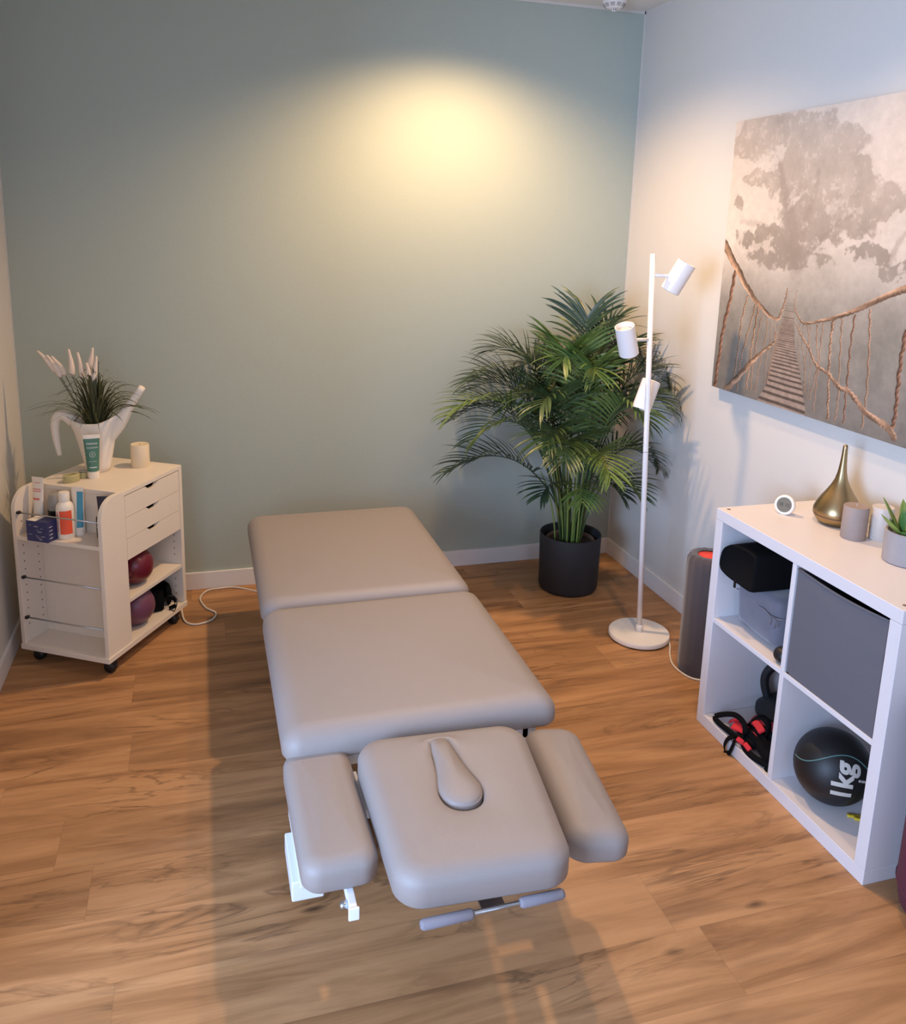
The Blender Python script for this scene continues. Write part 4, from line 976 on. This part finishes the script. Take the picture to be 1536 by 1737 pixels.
MB().tube([onball(x, .016+.024*math.sin((x+.02)*24), MR+.0002) for x in np.linspace(-.128, .13, 50)], .0017, 6).build('wave_line', 'teal', mb_, True)
yb = thing('exercise_band', 'folded yellow exercise band behind the medicine ball', 'exercise band', (-.262, -2.055, .0425))
g = MB()
for k in range(4): g.ribbon(cat_rom([(-.030+.008*k, .012-.018*k, .003+.002*k), (.02, -.018-.016*k, .006+.002*k), (.07, -.03-.016*k, .004+.002*k)], 6), .014, (.2, .9, .15), .002)
g.build('band', 'yellow', yb, True)

# on top of the shelf
ck = thing('digital_clock', 'small round white digital clock on the cube shelf', 'clock', (-.222, -1.560, .77))
cf_ = (Vector((-2.0, -3.2, 1.5))-Vector((-.222, -1.56, .80))).normalized(); cf_ = (cf_+Vector((-.25, .12, .0))).normalized()
q = cf_.to_track_quat('Z', 'Y').to_matrix().to_4x4(); q.translation = Vector((0, 0, .030))
MB().lathe([(0, -.014), (.024, -.014), (.031, -.008), (.0325, .0), (.031, .007), (.0255, .009), (.024, .006), (0, .006)], n=48, cap0=False, cap1=False).xf(q).build('housing', 'plw', ck, True)
MB().lathe([(0, .0078), (.0235, .0078), (.0237, .0065)], n=40, cap0=False, cap1=False).xf(q).build('screen', 'lcd', ck)
put_text('digits', '18 15', .0165, 'lcdink', ck, lambda x, y: q @ Vector((x, y, .0082)), .0002)
vs_ = thing('aroma_diffuser', 'brass teardrop-shaped aroma diffuser with long thin neck', 'diffuser', (-.115, -1.668, .77))
pv = [(0, .0), (.050, .0), (.056, .006), (.066, .020), (.0705, .036), (.070, .046), (.064, .062), (.053, .082), (.040, .102), (.028, .122), (.019, .142), (.0135, .165), (.0105, .19), (.0085, .215), (.0075, .238), (.0070, .249), (.005, .252), (0, .252)]
MB().lathe(pv, n=64, cap0=False, cap1=False).build('body', 'gold', vs_, True)
MB().lathe([(.0688, .0275), (.0696, .0285), (.0702, .0300)], n=64, cap0=False, cap1=False).build('seam', 'brown', vs_)
def candle(label, p, r, h, mat):
    o = thing('pillar_candle', label, 'candle', p)
    MB().lathe([(0, 0), (r-.001, 0), (r, .002), (r, h-.003), (r-.002, h), (r*.8, h-.001), (0, h-.0015)], n=40, cap0=False, cap1=False).build('wax', mat, o, 'auto')
    MB().tube([(0, 0, h-.002), (.001, 0, h+.006)], .001, 6).build('wick', 'ltprint', o)
candle('grey rustic pillar candle in front of the brass diffuser', (-.158, -1.788, .77), .0355, .100, 'candleg')
candle('pale marbled pillar candle between grey candle and concrete planter', (-.083, -1.812, .77), .031, .100, 'candle2')
cp = thing('potted_succulent', 'small plant with striped pointed leaves in a round concrete pot', 'potted plant', (-.148, -1.975, .77))
MB().lathe([(0, 0), (.056, 0), (.060, .003), (.061, .088), (.058, .090), (.054, .088), (.052, .07), (0, .066)], n=48, cap0=False, cap1=False).build('pot', 'concrete', cp, 'auto')
rnd = random.Random(8)
for (a, el, L, wv, mt) in ((3.0, .65, .10, .016, 'succ'), (2.2, .95, .115, .014, 'succ'), (4.0, .9, .10, .017, 'succ'), (5.2, .8, .11, .016, 'succ'), (.4, .8, .10, .016, 'succ'), (1.2, 1.0, .1, .015, 'succ'), (3.4, 1.15, .09, .02, 'succd'), (2.6, .75, .06, .02, 'succd'), (4.6, .7, .055, .022, 'succd'), (5.9, .7, .055, .02, 'succd'), (3.75, .4, .05, .02, 'succd')):
    d = Vector((math.cos(a)*math.cos(el), math.sin(a)*math.cos(el), math.sin(el))); s_ = Vector((-math.sin(a), math.cos(a), 0)); nn = s_.cross(d)
    base = Vector((.02*math.cos(a), .02*math.sin(a), .07)); rs = []
    for j in range(11):
        f = j/10; w_ = wv*math.sin(PI*min(1, .12+.88*f))**.8 if j < 10 else .0006; c = base+d*L*f+nn*(-.012*f*f)
        rs.append([c-s_*w_+nn*w_*.4*-1, c-s_*w_*.5-nn*w_*.1, c, c+s_*w_*.5-nn*w_*.1, c+s_*w_-nn*w_*.4])
    o = MB().rings(rs, closed=False).build('leaf', mt, cp, True); sd_ = o.modifiers.new('s', 'SOLIDIFY'); sd_.thickness = .0012
# maroon bolster right of the shelf
mo = thing('yoga_bolster', 'maroon bolster standing on end beside the cube shelf', 'bolster', (-.268, -2.402, 0))
MB().lathe([(0, .0), (.085, .0), (.115, .012), (.140, .04), (.149, .09), (.149, .52), (.140, .56), (.11, .59), (.08, .60), (0, .60)], n=48, cap0=False, cap1=False).build('bolster_cover', 'maroon', mo, True)
MB().tube([(.1495*math.cos(2*PI*k/48), .1495*math.sin(2*PI*k/48), .09) for k in range(49)], .002, 6).build('seam', 'maroon', mo, True)
